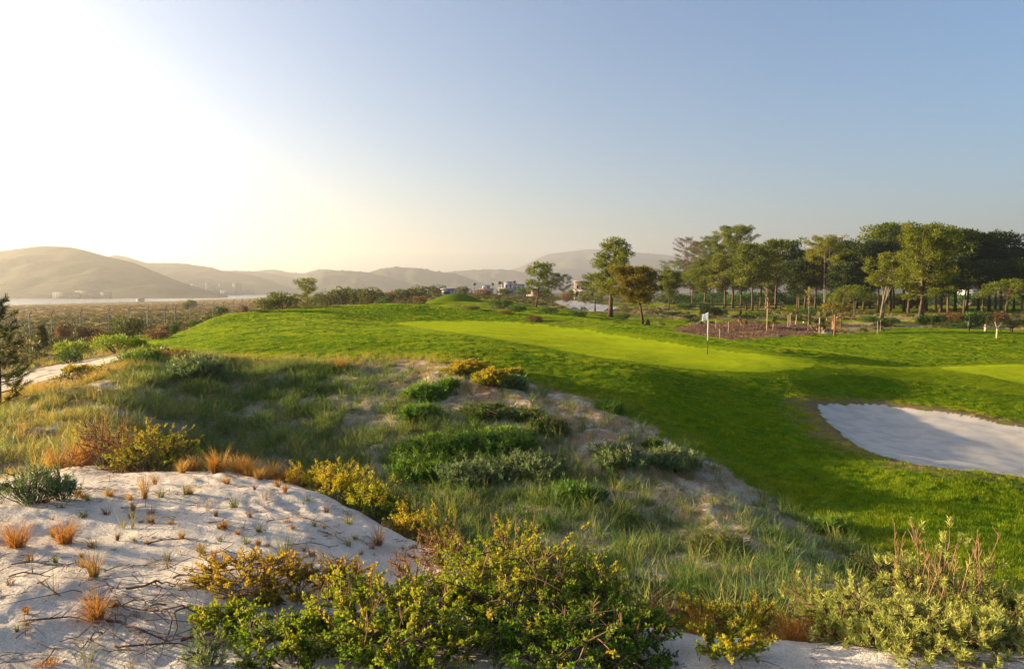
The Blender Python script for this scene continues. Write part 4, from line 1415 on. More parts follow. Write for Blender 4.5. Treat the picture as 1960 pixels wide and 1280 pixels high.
M_reddish = leaf_mat("reddish_tuft_blades", [(0.0, (0.07, 0.04, 0.03)), (0.5, (0.17, 0.09, 0.055)), (1.0, (0.33, 0.22, 0.10))], trans=0.35)
M_fgreen = leaf_mat("far_shrub_leaves", [(0.0, (0.025, 0.038, 0.010)), (0.5, (0.085, 0.105, 0.020)), (1.0, (0.24, 0.21, 0.045))], trans=0.35)
M_fbrown = leaf_mat("far_brown_leaves", [(0.0, (0.05, 0.035, 0.018)), (0.5, (0.16, 0.09, 0.04)), (1.0, (0.36, 0.20, 0.09))], trans=0.35)


def twig_skeleton(R_, H_, nst, nsub, spread=0.9, jit=0.17):
    """Stem polylines and the tips (position, direction) of a shrub."""
    stems, tips = [], []
    ph = rng.uniform(0, 6.28, 3)
    for k in range(nst):
        a = k * 2.399 + rng.normal(0, 0.25)
        r = math.sqrt((k + 0.5) / nst) * R_
        r *= 1 + 0.28 * math.sin(2 * a + ph[0]) * math.sin(3 * a + ph[1])
        zz = H_ * (1 - 0.55 * min(1, r / R_) ** 2.2) * rng.uniform(0.62, 1.08) * (1 + 0.2 * math.sin(3 * a + ph[2]))
        end = np.array([r * math.cos(a), r * math.sin(a), zz])
        b0 = np.array([0.22 * end[0], 0.22 * end[1], -0.03])
        mid = b0 * 0.5 + end * 0.5 + np.array([0.18 * end[0], 0.18 * end[1], 0.02]) * spread + rng.normal(0, jit * 0.3 * R_, 3)
        stems.append(np.array([b0, mid, end]))
        tips.append((end, end - mid))
        for s in range(nsub):
            f = rng.uniform(0.25, 1.0)
            st = mid * (1 - f) + end * f if f > 0.2 else mid
            off = rng.normal(0, jit, 3) * np.array([R_, R_, H_ * 0.75]) * 1.2 + np.array([math.cos(a), math.sin(a), 0.5]) * 0.06
            e2 = st + off
            e2[2] = max(e2[2], 0.03)
            stems.append(np.array([st, (st + e2) / 2 + rng.normal(0, 0.008, 3), e2]))
            tips.append((e2, e2 - st))
    return stems, tips


def sprigs(mb, tips, n, length, L, W, mode, tint, tspread=0.13, hgrad=0.0, H_=1.0):
    """Leaves along the last stretch of every tip."""
    T = np.array([t[0] for t in tips])
    D = np.array([t[1] for t in tips])
    D = D / (np.linalg.norm(D, axis=1, keepdims=True) + 1e-6)
    if mode in ('spike', 'ball'):
        D = D * 0.5 + np.array([0, 0, 0.9])
        D /= np.linalg.norm(D, axis=1, keepdims=True)
    m = len(T)
    T, D = np.repeat(T, n, 0), np.repeat(D, n, 0)
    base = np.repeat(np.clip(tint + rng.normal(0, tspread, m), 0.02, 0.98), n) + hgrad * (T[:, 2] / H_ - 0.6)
    s = rng.random(m * n)
    P = T - D * (s * length)[:, None] + rng.normal(0, 0.002, (m * n, 3))
    rad = rng.normal(size=(m * n, 3))
    rad -= D * (rad * D).sum(1, keepdims=True) * 0.8
    rad /= np.linalg.norm(rad, axis=1, keepdims=True)
    up = {'leaf': 0.45, 'spike': 1.0, 'ball': 0.85}[mode]
    Dl = rad * rng.uniform(0.5, 1.0, (m * n, 1)) + D * up
    mb.leaves(P, Dl, L * rng.uniform(0.65, 1.25, m * n), W * rng.uniform(0.7, 1.2, m * n), np.clip(base + rng.normal(0, 0.09, m * n), 0, 1))


SPEC = {  # stems per m2 factor, subs, leaves per tip, sprig length, leaf length, leaf width, mode, material, tint
    'leafy': (50, 8, 27, 0.085, 0.022, 0.011, 'leaf', M_leafy, 0.62),
    'leafy_yellow': (50, 8, 27, 0.075, 0.019, 0.009, 'leaf', M_leafy, 0.76),
    'dark_leafy': (48, 7, 26, 0.075, 0.022, 0.011, 'leaf', M_leafy, 0.34),
    'yellow': (50, 7, 22, 0.065, 0.019, 0.009, 'leaf', M_yellow, 0.55),
    'silver': (70, 5, 46, 0.055, 0.034, 0.0055, 'ball', M_silver, 0.5),
    'rosemary': (60, 3, 26, 0.09, 0.030, 0.0055, 'spike', M_blue, 0.45),
    'spiky': (70, 3, 16, 0.14, 0.075, 0.010, 'spike', M_spiky, 0.5),
    'heather': (80, 4, 18, 0.11, 0.030, 0.007, 'spike', M_darkleaf, 0.5),
    'bluegrey': (60, 4, 16, 0.12, 0.06, 0.011, 'spike', M_blue, 0.5),
    'dry': (50, 6, 9, 0.08, 0.016, 0.006, 'leaf', M_orange, 0.5),
}


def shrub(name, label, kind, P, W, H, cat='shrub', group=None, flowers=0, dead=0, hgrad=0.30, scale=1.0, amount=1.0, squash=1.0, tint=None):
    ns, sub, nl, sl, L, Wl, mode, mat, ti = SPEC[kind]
    R_ = W / 2
    nst = int(max(10, min(140, ns * amount * (R_ ** 2 * 3.14) ** 0.5 / 1.1 / scale)))
    stems, tips = twig_skeleton(R_, H, nst, sub)
    t = thing(name, label, cat, tuple(P), rotz=rng.uniform(0, 6.28) if squash == 1 else 0, group=group, scale=(1, squash, 1) if squash != 1 else None)
    sm, fm = MB(), MB()
    for s in stems:
        sm.tube(s, [0.0045 * scale + 0.002 * R_, 0.0036 * scale, 0.0016 * scale], 3, cap=False)
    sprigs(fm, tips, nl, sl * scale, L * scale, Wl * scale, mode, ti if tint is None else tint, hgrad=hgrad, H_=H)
    obj('stems', sm.mesh('stems', M_stem), t)
    obj('foliage', fm.mesh('foliage', mat), t)
    if flowers:
        fl = MB()
        tt = sorted(tips, key=lambda q: -q[0][2])[:flowers]
        for p, d in tt:
            n = 16
            dd = rng.normal(size=(n, 3)) + [0, 0, 0.8]
            fl.leaves(p + rng.normal(0, 0.014 * scale, (n, 3)) + [0, 0, 0.012], dd, 0.014 * scale, 0.011 * scale, rng.random(n))
        obj('flowers', fl.mesh('flowers', M_flower), t)['kind'] = 'stuff'
    if dead:
        dm = MB()
        for k in range(int(dead * 0.6 + 0.5)):
            a, r = rng.uniform(0, 6.28), R_ * math.sqrt(rng.random()) * 0.85
            b0 = np.array([r * math.cos(a), r * math.sin(a), H * rng.uniform(0.45, 0.8)])
            hh = H * rng.uniform(0.30, 0.55)
            lean = rng.normal(0, 0.16, 2)
            e = b0 + np.array([lean[0], lean[1], 1]) * hh
            m_ = (b0 + e) / 2 + rng.normal(0, 0.012, 3)
            dm.tube([b0, m_, e], [0.0026, 0.0022, 0.0014], 4, cap=False)
            for q in range(4):
                f = rng.uniform(0.4, 1)
                s0 = b0 * (1 - f) + e * f
                dm.tube([s0, s0 + np.array([rng.normal(0, 0.025), rng.normal(0, 0.025), 0.05])], [0.0025, 0.0015], 4, cap=False)
        obj('dead_twigs', dm.mesh('dead_twigs', M_drystem), t)['kind'] = 'stuff'
    return t


def shrub_px(name, label, kind, u, vb, wpx, vt, ymin=2.0, Y=None, hmul=1.0, wmul=1.0, **kw):
    P = hit(u, vb, ymin) if Y is None else at_dist(u, Y)
    H = max(0.12, z_of(vt, P[1]) - P[2]) * hmul
    return shrub(name, label, kind, P, px(u, P[1], wpx) * wmul, H, **kw)


# big shrubs along the bottom of the picture
S = shrub_px
S('leafy_shrub', "large bright green leafy shrub filling the bottom centre of the dune", 'leafy', 985, 0, 330, 1065, Y=3.95, amount=1.5, dead=10)
S('leafy_shrub', "yellow-green topped shrub rising behind the large bright green shrub", 'leafy_yellow', 985, 0, 120, 1008, Y=4.7, amount=1.4, dead=6)
S('leafy_shrub', "green leafy shrub on the left flank of the large bright green shrub", 'leafy', 845, 0, 230, 1115, Y=3.8, amount=1.3, dead=5)
S('leafy_shrub', "darker green shrub on the right flank of the large bright green shrub", 'leafy', 1115, 0, 190, 1100, Y=3.9, amount=1.4, tint=0.48, dead=6)
S('leafy_shrub', "low dark green shrub by the bottom edge right of centre", 'dark_leafy', 1085, 0, 330, 1190, Y=3.25, amount=1.6, dead=8)
S('leafy_shrub', "green shrub with dry brown twigs above the bottom edge, under the yellow-topped one", 'leafy', 690, 0, 230, 1120, Y=3.7, amount=1.3, tint=0.55, dead=14)
S('leafy_shrub', "low dark leafy shrub by the bottom edge left of centre", 'leafy', 760, 0, 280, 1185, Y=3.2, amount=1.4, tint=0.5, dead=6)
S('yellow_shrub', "golden yellow shrub with brown stems at the lower left of the big green ones", 'yellow', 480, 0, 190, 1085, Y=4.3, amount=1.4, dead=12)
S('yellow_shrub', "small yellow-leaved shrub right of the golden yellow one", 'yellow', 655, 0, 110, 1078, Y=4.45, amount=1.3, tint=0.62, dead=4)
S('yellow_shrub', "thin olive shrub in the gap between the golden and the small yellow shrub", 'yellow', 570, 0, 120, 1105, Y=4.2, amount=1.0, tint=0.35, dead=10)
S('leafy_shrub', "small fresh green shrub in front of the golden yellow one", 'leafy', 430, 0, 120, 1165, Y=3.65, amount=1.2, tint=0.5)
S('leafy_shrub', "fresh green shrub at the bottom edge below the golden yellow one", 'leafy', 560, 0, 170, 1190, Y=3.35, amount=1.3, tint=0.42, dead=4)
S('dry_shrub', "thin reddish dry shrub on the sand left of the big green shrub", 'dry', 790, 0, 120, 1075, Y=4.8, amount=0.9, dead=14)
S('leafy_shrub', "dark small-leaved shrub over pale sand at the bottom right of centre", 'dark_leafy', 1205, 0, 180, 1180, Y=3.45, amount=1.1, dead=6)
S('leafy_shrub', "sparse green sprig shrub at the bottom edge in front of the pale sand ridge", 'leafy', 1390, 0, 130, 1238, Y=3.3, amount=0.8, tint=0.6)
S('dry_shrub', "reddish twiggy shrub covering the right end of the white dune", 'dry', 838, 0, 110, 1032, Y=5.5, amount=1.2, dead=16)
S('yellow_shrub', "small yellow shrub at the dune's right end beside the reddish twigs", 'leafy_yellow', 880, 0, 80, 1058, Y=5.2, amount=1.2, dead=3)
# silvery shrubs at the lower right
S('silvery_shrub', "broad silvery green shrub in the bottom right corner area", 'silver', 1660, 0, 270, 1142, Y=3.9, amount=1.25, dead=10)
S('silvery_shrub', "tall silvery shrub with upright dry flower stalks at the lower right", 'silver', 1790, 0, 210, 1058, Y=4.2, amount=1.1, dead=44)
S('silvery_shrub', "silvery shrub at the right edge of the picture with reddish stems", 'silver', 1905, 0, 170, 1142, Y=4.0, amount=1.15, dead=8)
S('silvery_shrub', "low silvery shrub along the bottom edge under the tall stalked one", 'silver', 1790, 0, 300, 1190, Y=3.45, amount=1.2)
S('silvery_shrub', "low silvery shrub in the very bottom right corner", 'silver', 1930, 0, 150, 1205, Y=3.4, amount=1.2)
S('leafy_shrub', "small lime green shrub beside the reddish dry weed at lower right", 'leafy_yellow', 1572, 0, 62, 1142, Y=4.55, amount=1.3)
S('leafy_shrub', "row-like lime green shrub on the sand ridge, its left half", 'leafy_yellow', 1345, 0, 110, 1148, Y=4.6, amount=1.4)
S('leafy_shrub', "lime green shrub on the sand ridge, right half of the pair", 'leafy_yellow', 1435, 0, 110, 1165, Y=4.55, amount=1.4)
S('dry_shrub', "reddish dry weed standing by the small lime green shrub", 'dry', 1532, 0, 54, 1118, Y=5.0, amount=1.0, dead=8)
S('dry_shrub', "brown dead weed between the dark shrub and the lime green pair", 'dry', 1265, 0, 110, 1150, Y=4.55, amount=0.9, dead=14)
# shrubs on the crest of the near dune
S('yellow_shrub', "rounded yellow-green shrub on the dune crest beside orange dead grass", 'leafy_yellow', 300, 0, 138, 822, Y=9.7, amount=1.7, scale=1.25, dead=6)
S('dry_shrub', "tangle of orange dead grass and stems left of the rounded crest shrub", 'dry', 205, 0, 120, 806, Y=10.0, amount=1.6, scale=1.4, dead=20)
S('dry_shrub', "brown dead twigs under the rounded yellow-green crest shrub", 'dry', 258, 0, 110, 872, Y=9.45, amount=1.0, scale=1.1, dead=12)
S('flowering_shrub', "yellow-flowered shrub on the dune crest, first beside the golden grass", 'yellow', 590, 0, 80, 897, Y=8.75, amount=1.2, scale=1.2, flowers=60)
S('flowering_shrub', "yellow-flowered shrub at the middle of the dune crest", 'leafy_yellow', 650, 0, 110, 904, Y=8.4, amount=1.5, scale=1.25, flowers=120)
S('flowering_shrub', "dark-based shrub with yellow flower tops at the end of the crest row", 'leafy', 715, 0, 105, 922, Y=7.9, amount=1.5, scale=1.2, flowers=90)
S('leafy_shrub', "deep green shrub behind the yellow-flowered crest row", 'heather', 745, 0, 150, 932, Y=8.9, amount=1.3, scale=1.2)
S('flowering_shrub', "orange and yellow shrub where the dune crest dips", 'yellow', 782, 0, 70, 978, Y=7.1, amount=1.2, scale=1.1, flowers=40)
S('yellow_shrub', "rounded yellow shrub beyond the small white sand knob", 'leafy_yellow', 842, 0, 76, 990, Y=6.9, amount=1.4, scale=1.1)
S('rosemary_shrub', "blue-green rosemary-like bush on the sand at the far left", 'rosemary', 66, 962, 112, 898, amount=2.0, scale=1.2)
S('rosemary_shrub', "smaller lobe-shaped blue-green bush right of the rosemary-like bush", 'rosemary', 118, 956, 52, 908, amount=1.8, scale=1.1)
S('rosemary_shrub', "silvery sprig plant at the bottom edge left of the green shrubs", 'rosemary', 398, 1272, 34, 1222, amount=0.5, tint=0.7)
# bushes in the hollow
HOL = [(812, 760, 64, 722, 'spiky', "round bright green bush alone on the brown bare strip"), (860, 742, 32, 720, 'spiky', "small round green bush right of the lone round bright green one"),
       (893, 714, 66, 678, 'leafy_yellow', "lime and yellow bush at the brow of the bare strip"), (942, 738, 62, 686, 'leafy_yellow', "golden green shrub beside the lime bush on the brow"),
       (968, 740, 56, 704, 'bluegrey', "grey-green shrub on the right of the golden brow shrub"), (985, 716, 26, 698, 'leafy_yellow', "tiny yellow-flowered plant at the turf edge right of the brow shrubs"),
       (800, 798, 54, 764, 'spiky', "dark green spiky bush below the lone round bush"), (822, 872, 118, 820, 'spiky', "wide bright green spiky clump in mid hollow, leftmost of its band"),
       (885, 858, 80, 818, 'spiky', "spiky green clump joined to the right of the wide leftmost one"), (962, 852, 112, 806, 'spiky', "broad spiky green clump in the centre of the hollow"),
       (1048, 826, 62, 780, 'heather', "dark upright heather bush against the bare sandy strip"), (1012, 800, 50, 772, 'heather', "small dark heather bush left of the upright one"),
       (935, 792, 90, 762, 'heather', "low dark heather patch under the bare strip"), (815, 905, 100, 860, 'spiky', "dull green clump below the wide leftmost clump"),
       (908, 918, 112, 866, 'bluegrey', "pale olive clump of long leaves in front of the central clump"), (1015, 902, 110, 852, 'bluegrey', "olive clump right of the pale long-leaved one"),
       (1100, 958, 92, 905, 'spiky', "deep green clump near the bottom of the hollow"), (1178, 885, 84, 828, 'bluegrey', "straggly dark-stemmed weed on the pale sand strip"),
       (1250, 852, 28, 832, 'heather', "single tiny dark bush on the pale sand strip"), (1290, 888, 92, 848, 'bluegrey', "sprawling grey-green weed at the right end of the sand strip"),
       (1168, 786, 44, 762, 'spiky', "small green plant on the upper bare slope"), (1372, 1058, 98, 998, 'heather', "big rounded dark green bush in the right of the hollow"),
       (1592, 1018, 56, 978, 'spiky', "deep green bush at the foot of the mown slope"), (1672, 1112, 104, 1040, 'heather', "tall black-green bush at the lower end of the mown slope"),
       (1112, 1130, 112, 1045, 'heather', "dark green heather behind the big leafy shrub"), (1215, 1152, 104, 1085, 'heather', "dark green heather second from the big leafy shrub"),
       (1312, 1165, 116, 1092, 'spiky', "dark green bush behind the lime green pair"), (1440, 1172, 84, 1118, 'heather', "dark bush with pale seed heads right of the lime green pair"),
       (378, 722, 84, 664, 'bluegrey', "large blue-grey bush at the upper left brow of the hollow"), (272, 697, 62, 660, 'spiky', "green bush beside the sandy track near the turf"),
       (330, 690, 70, 655, 'dry', "brownish shrub at the left tip of the turf"), (150, 716, 46, 690, 'leafy_yellow', "small yellowish plant growing in the sandy track")]
for (u, vb, w, vt, k, lab) in HOL:
    P = hit(u, vb, 6.0)
    sc = max(1.0, P[1] / 8.5)
    S({'spiky': 'spiky_bush', 'heather': 'heather_bush', 'bluegrey': 'grey_bush', 'leafy_yellow': 'leafy_shrub', 'yellow': 'yellow_shrub', 'dry': 'dry_shrub'}[k], lab, k, u, vb, w, vt, ymin=6.0, scale=sc, amount=1.5 * sc ** 0.7, hmul=0.58, wmul=1.12, tint=SPEC[k][8] + 0.10)


# shrubs farther off: lumpy domes of leaf sprays
def far_shrub_mesh(n, L, Wl, lobes=7, stemmy=True):
    fm, sm = MB(), MB()
    cs = [(np.array([0, 0, 0.55]), 0.55)] + [(np.array([math.cos(a) * q, math.sin(a) * q, rng.uniform(0.25, 0.72)]), rng.uniform(0.26, 0.42)) for a, q in [(k * 2.4, rng.uniform(0.42, 0.66)) for k in range(lobes)]]
    for c, r in cs:
        m_ = int(n / len(cs))
        d = rng.normal(size=(m_, 3))
        d /= np.linalg.norm(d, axis=1, keepdims=True)
        P = c + d * r * rng.uniform(0.6, 1.05, (m_, 1))
        P[:, 2] = np.abs(P[:, 2])
        fm.leaves(P, d * 0.7 + [0, 0, 0.6] + rng.normal(0, 0.35, (m_, 3)), L * rng.uniform(0.7, 1.3, m_), Wl, np.clip(0.5 + rng.normal(0, 0.10, m_) + rng.normal(0, 0.07), 0, 1))
        sm.tube([[c[0] * 0.15, c[1] * 0.15, -0.1], c * 0.6, c], [0.04, 0.03, 0.012], 4, cap=False)
    return fm, sm


FS = []
for k in range(5):
    fm, sm = far_shrub_mesh(1500, 0.13, 0.050)
    FS.append((sm.mesh('stems', M_stem), {c: fm.mesh('foliage', mm) for c, mm in (('g', M_fgreen), ('b', M_fbrown), ('d', M_darkleaf), ('y', M_gold), ('l', M_leafy))}))


def far_shrub(label, u, vb, w, vt, c, ymin=20.0, Y=None, group=None, name='round_shrub', ymax=1e9):
    P = hit(u, vb, ymin, ymax) if Y is None else at_dist(u, Y)
    H = max(0.2, z_of(vt, P[1]) - P[2])
    Wm = px(u, P[1], w)
    k = rng.integers(0, 5)
    t = thing(name, label, 'shrub', tuple(P), rotz=rng.uniform(0, 6.28), group=group, scale=(Wm / 2.0, Wm / 2.0, H / 1.08))
    obj('stems', FS[k][0], t)
    obj('foliage', FS[k][1][c], t)
    return t


FAR = [  # behind the fence and along the left
    (245, 650, 70, 606, 'g', 62, "large rounded olive shrub at the wire fence"), (122, 655, 34, 612, 'b', 60, "upright russet shrub beside the leftmost fence posts"),
    (172, 652, 52, 624, 'b', 60, "brown shrub between the russet one and the large olive shrub"), (424, 611, 36, 586, 'd', 95, "clipped dark round bush at the fence"),
    (367, 590, 20, 573, 'd', 150, "dark little tree-like bush on the heath near the water"), (357, 592, 16, 577, 'g', 150, "pale bush joined to the dark one on the heath"),
    (467, 605, 22, 584, 'b', 90, "brown shrub at the far end of the fence"), (333, 640, 26, 618, 'd', 50, "dark bush at the tip of the turf by the fence"),
    (312, 644, 28, 622, 'b', 50, "brown bush in front of the fence gate"), (300, 650, 60, 630, 'b', 44, "low dry shrub along the turf's left margin"),
    (372, 632, 22, 612, 'd', 60, "dark bush on the turf margin below the fence"), (408, 622, 44, 604, 'g', 64, "grey green shrub on the turf margin below the dark round bush"),
    (440, 618, 50, 598, 'b', 70, "dry golden shrub on the turf margin"), (225, 674, 96, 640, 'l', 28, "bright green spreading bush above the sandy track"), (140, 683, 70, 652, 'l', 26, "bright green bush left of the spreading one"),
    (262, 668, 52, 648, 'l', 32, "small bright bush at the right end of the green bank"), (135, 695, 50, 668, 'd', 24, "dark low bush under the bright green bank"), (60, 690, 60, 672, 'g', 22, "low olive bush under the young pine"),
    (25, 700, 60, 676, 'b', 22, "low golden bush at the foot of the young pine"),
    # on the skyline behind the mown mound
    (512, 603, 56, 570, 'g', 66, "pale leafy bush left of the small lone pine"), (542, 596, 64, 562, 'g', 72, "broad green bush just left of the lone pine's trunk"), (505, 606, 36, 592, 'd', 64, "low dark bush at the mound's left shoulder"),
    (533, 580, 52, 558, 'd', 100, "far dark bush by the water's end"), (622, 588, 44, 556, 'g', 76, "green shrub right of the lone pine"), (655, 586, 60, 549, 'g', 80, "tallest round shrub on the mound skyline"),
    (684, 584, 46, 553, 'g', 80, "round shrub beside the tallest skyline shrub"), (632, 582, 30, 570, 'd', 72, "small dark bush under the tallest skyline shrub"), (708, 582, 62, 550, 'g', 84, "spreading olive shrub in mid skyline"),
    (745, 578, 44, 558, 'b', 84, "brownish shrub on the mid skyline"), (738, 582, 32, 566, 'd', 76, "dark low bush by the pale gap in the skyline"), (768, 574, 50, 553, 'g', 92, "wide olive shrub right of the pale gap"),
    (800, 570, 56, 546, 'g', 104, "wide green shrub before the first tee mound"), (838, 566, 44, 544, 'g', 115, "green shrub rising behind the tee mound"), (805, 584, 34, 566, 'b', 76, "grey brown bush at the pale gap's right"),
    (862, 566, 30, 553, 'b', 120, "small brown shrub behind the tee mound"), (887, 564, 36, 547, 'g', 190, "far olive bushes at the foot of the palms"), (925, 566, 40, 552, 'b', 190, "far brown bush before the grey roof"),
    (965, 566, 36, 552, 'g', 190, "far bush below the white villa"), (1000, 568, 36, 550, 'd', 180, "far dark bush right of the white villa"), (1040, 570, 40, 554, 'b', 150, "pale dry bush behind the slender pine"),
    (1098, 574, 30, 552, 'g', 140, "rounded pale shrub right of the dense dark pine"), (1085, 578, 26, 560, 'b', 130, "golden dry bush near the yellow knoll"), (1120, 580, 26, 562, 'g', 130, "small bush behind the layered pine"),
    # swale and rough behind the green
    (905, 600, 30, 585, 'g', 70, "grey bush on the edge of the dark swale"), (932, 606, 28, 592, 'd', 68, "dark bush at the swale's near edge"), (970, 612, 36, 592, 'y', 66, "yellowish bush on the lip of the swale"),
    (1023, 616, 38, 603, 'b', 60, "low pinkish brown bush on the green's back bank"), (960, 590, 50, 572, 'd', 88, "dark scrub on the slope of the swale, left one"), (990, 598, 46, 584, 'd', 84, "dark scrub on the slope of the swale, right one"),
    (1050, 600, 44, 588, 'd', 86, "dark low bush below the white sand bank"), (1105, 606, 40, 594, 'd', 84, "dark low bush left of the layered pine's foot"), (1190, 612, 40, 600, 'd', 78, "dark bush between the pine and the golden tree"),
    (1360, 607, 52, 586, 'g', 84, "olive shrub behind the flag"), (1378, 606, 34, 588, 'd', 84, "dark shrub touching the olive one behind the flag"), (1320, 610, 26, 602, 'd', 80, "small dark clump in the pale rough left of the flag"),
    (1285, 604, 50, 596, 'd', 90, "low dark heath patch left of the flag"), (1310, 592, 44, 580, 'd', 110, "dark bush under the leaning pines"), (1348, 590, 40, 578, 'd', 112, "second dark bush under the leaning pines"),
    (1448, 606, 40, 596, 'd', 84, "dark low bush right of the first yucca"), (1482, 612, 30, 602, 'd', 76, "small bush at the back of the mulch bed"), (1520, 614, 40, 602, 'd', 76, "dark tuft in the pale rough behind the tall yucca"),
    (1660, 616, 40, 603, 'd', 72, "green cushion bush before the four-stemmed pine"), (1700, 620, 50, 606, 'd', 70, "dark bush at the foot of the four-stemmed pine"), (1780, 622, 60, 600, 'd', 70, "dark scrub right of the big broad pine's foot"),
    (1825, 620, 70, 598, 'b', 72, "long brown bush on the bank left of the bin"), (1870, 624, 60, 596, 'd', 70, "black-green bush behind the bin"), (1842, 628, 60, 614, 'd', 66, "low dark bush touching the bin"),
    (1905, 618, 50, 596, 'b', 72, "brown bush under the small umbrella pine"), (1945, 626, 50, 610, 'g', 66, "green bush behind the bench's right end"), (1600, 600, 70, 578, 'y', 90, "golden bush behind the fenced dead yucca"),
    (1545, 602, 60, 588, 'd', 95, "dark bush behind the tall yucca"), (1740, 590, 60, 566, 'b', 125, "brown undergrowth behind the big broad pine"), (1850, 585, 90, 566, 'g', 125, "light green undergrowth in front of the dark wood")]
for (u, vb, w, vt, c, y0, lab) in FAR:
    far_shrub(lab, u, vb, w, vt, c, Y=None, ymin=y0 * 0.93, ymax=y0 * 1.25)
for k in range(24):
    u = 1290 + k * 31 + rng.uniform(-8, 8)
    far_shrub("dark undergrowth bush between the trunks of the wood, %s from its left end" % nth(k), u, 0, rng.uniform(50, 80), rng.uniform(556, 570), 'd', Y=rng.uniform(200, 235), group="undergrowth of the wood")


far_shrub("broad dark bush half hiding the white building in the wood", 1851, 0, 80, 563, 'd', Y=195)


# ------------------------------------------------------------------ grass tufts standing alone on the sand
def tuft(label, u, vb, hpx, wpx, kind, group=None, ymin=2.0, Y=None, name='grass_tuft'):
    P = hit(u, vb, ymin) if Y is None else at_dist(u, Y)
    H, W = px(u, P[1], hpx), px(u, P[1], wpx)
    mat, n, t0, t1 = {'orange': (M_orange, 150, 0.25, 0.9), 'straw': (M_straw, 120, 0.2, 0.9), 'green': (M_tuftgreen, 70, 0.15, 0.9), 'red': (M_reddish, 70, 0.2, 0.9), 'thin': (M_reddish, 16, 0.3, 1.0),
                      'stalk': (M_tuftgreen, 26, 0.4, 1.0), 'gold': (M_straw, 90, 0.4, 1.0)}[kind]
    n = int(n * min(1.8, max(0.55, W / 0.18)))
    mb = MB()
    r, a = 0.16 * W * np.sqrt(rng.random(n)), rng.uniform(0, 6.283, n)
    P0 = np.stack([r * np.cos(a), r * np.sin(a), np.full(n, -0.01)], -1)
    spread = min(1.2, 0.42 * W / max(H, 0.01))
    wb = max(0.0028, 0.0016 + 0.0004 * P[1])
    mb.blades(P0, a + rng.normal(0, 0.6, n), np.abs(rng.normal(0, spread, n)), H * 1.15 * rng.uniform(0.5, 1.0, n), wb, rng.uniform(t0, t1, n), 0.35)
    t = thing(name, label, 'grass tuft', tuple(P), group=group)
    obj('blades', mb.mesh('blades', mat), t)
    return t


G_T = "grass tufts on the sand dune"
TU = [(33, 1047, 62, 82, 'orange', "big orange dry tuft at the left edge of the sand"), (125, 1040, 58, 66, 'orange', "orange dry tuft leaning right beside the big orange one"),
      (56, 1073, 32, 34, 'red', "small brown tuft below the big orange tuft"), (180, 1050, 48, 34, 'stalk', "upright greenish tuft above the dead root tangle"),
      (180, 1104, 66, 44, 'straw', "straw coloured tuft standing at the head of the dead root tangle"), (108, 1139, 72, 26, 'thin', "tall thin reddish stems left of the dead roots"),
      (186, 1188, 76, 74, 'orange', "orange tuft in front of the dead root tangle"), (167, 1276, 92, 60, 'stalk', "green stalky tuft at the bottom edge on the sand"),
      (54, 1214, 66, 30, 'thin', "lone thin weed on the sand at lower left"), (90, 1276, 26, 90, 'orange', "flat orange grass at the bottom left edge"), (253, 1278, 60, 40, 'thin', "sparse stems at the bottom edge beside the roots"),
      (308, 952, 24, 28, 'green', None), (356, 947, 32, 26, 'green', "dark green tuft below the rounded crest shrub"), (380, 972, 22, 16, 'thin', None), (290, 983, 20, 26, 'red', None), (328, 1003, 14, 18, 'straw', None),
      (253, 1011, 60, 26, 'stalk', "tall greenish stems in the middle of the left sand"), (233, 1011, 42, 24, 'stalk', "shorter greenish stems left of the tall ones"), (248, 957, 24, 22, 'gold', None), (277, 955, 62, 30, 'gold', "tall golden tuft just under the crest shrub"),
      (348, 1031, 20, 20, 'straw', None), (320, 1086, 52, 12, 'thin', None), (389, 1063, 34, 30, 'green', None), (203, 985, 24, 26, 'red', None), (157, 991, 20, 22, 'green', None), (158, 953, 20, 26, 'gold', None),
      (210, 949, 22, 34, 'straw', None), (98, 995, 12, 20, 'red', None), (449, 971, 30, 46, 'green', "olive tuft spread flat on the upper sand"), (414, 988, 24, 16, 'red', None), (478, 991, 24, 22, 'red', None),
      (496, 1017, 26, 24, 'green', None), (472, 1040, 24, 34, 'green', None), (590, 958, 16, 22, 'green', None), (624, 981, 22, 22, 'red', None), (667, 1003, 24, 40, 'green', "dark spiky tuft near the right end of the sand"),
      (667, 1045, 22, 30, 'green', None), (724, 1044, 54, 46, 'red', "brown bushy tuft on the dune's right slope"), (598, 1065, 30, 42, 'red', "dark reddish tuft above the shrubs"), (544, 1070, 62, 56, 'green', "mixed grey tuft behind the golden shrub"),
      (570, 1092, 44, 30, 'green', None), (506, 957, 38, 26, 'thin', "thin red stems at the top of the sand"), (398, 977, 42, 24, 'thin', None), (531, 932, 20, 24, 'straw', None), (760, 1073, 36, 22, 'thin', None), (772, 1052, 10, 16, 'green', None),
      (434, 925, 20, 26, 'straw', None), (620, 1010, 14, 18, 'red', None), (420, 1012, 16, 20, 'green', None), (345, 1062, 18, 22, 'thin', None), (282, 1042, 14, 20, 'straw', None), (140, 1098, 18, 20, 'thin', None), (20, 1120, 18, 24, 'red', None),
      (560, 1012, 14, 16, 'straw', None), (690, 1062, 16, 18, 'red', None), (270, 1000, 12, 14, 'green', None)]
seen = {}
for (u, vb, h, w, k, lab) in sorted(TU, key=lambda q: q[0]):
    if lab is None:
        seen[k] = seen.get(k, -1) + 1
    tuft(lab or {'green': "small dark green tuft on the pale sand dune", 'red': "small reddish brown tuft on the pale sand dune", 'straw': "small straw coloured tuft on the pale sand dune", 'thin': "few thin dry stems on the pale sand dune", 'gold': "small golden tuft on the pale sand dune"}[k] + ", %s of its colour from the left" % nth(seen[k]), u, vb, h, w, k, G_T)
cu = np.sort(rng.uniform(330, 575, 13))
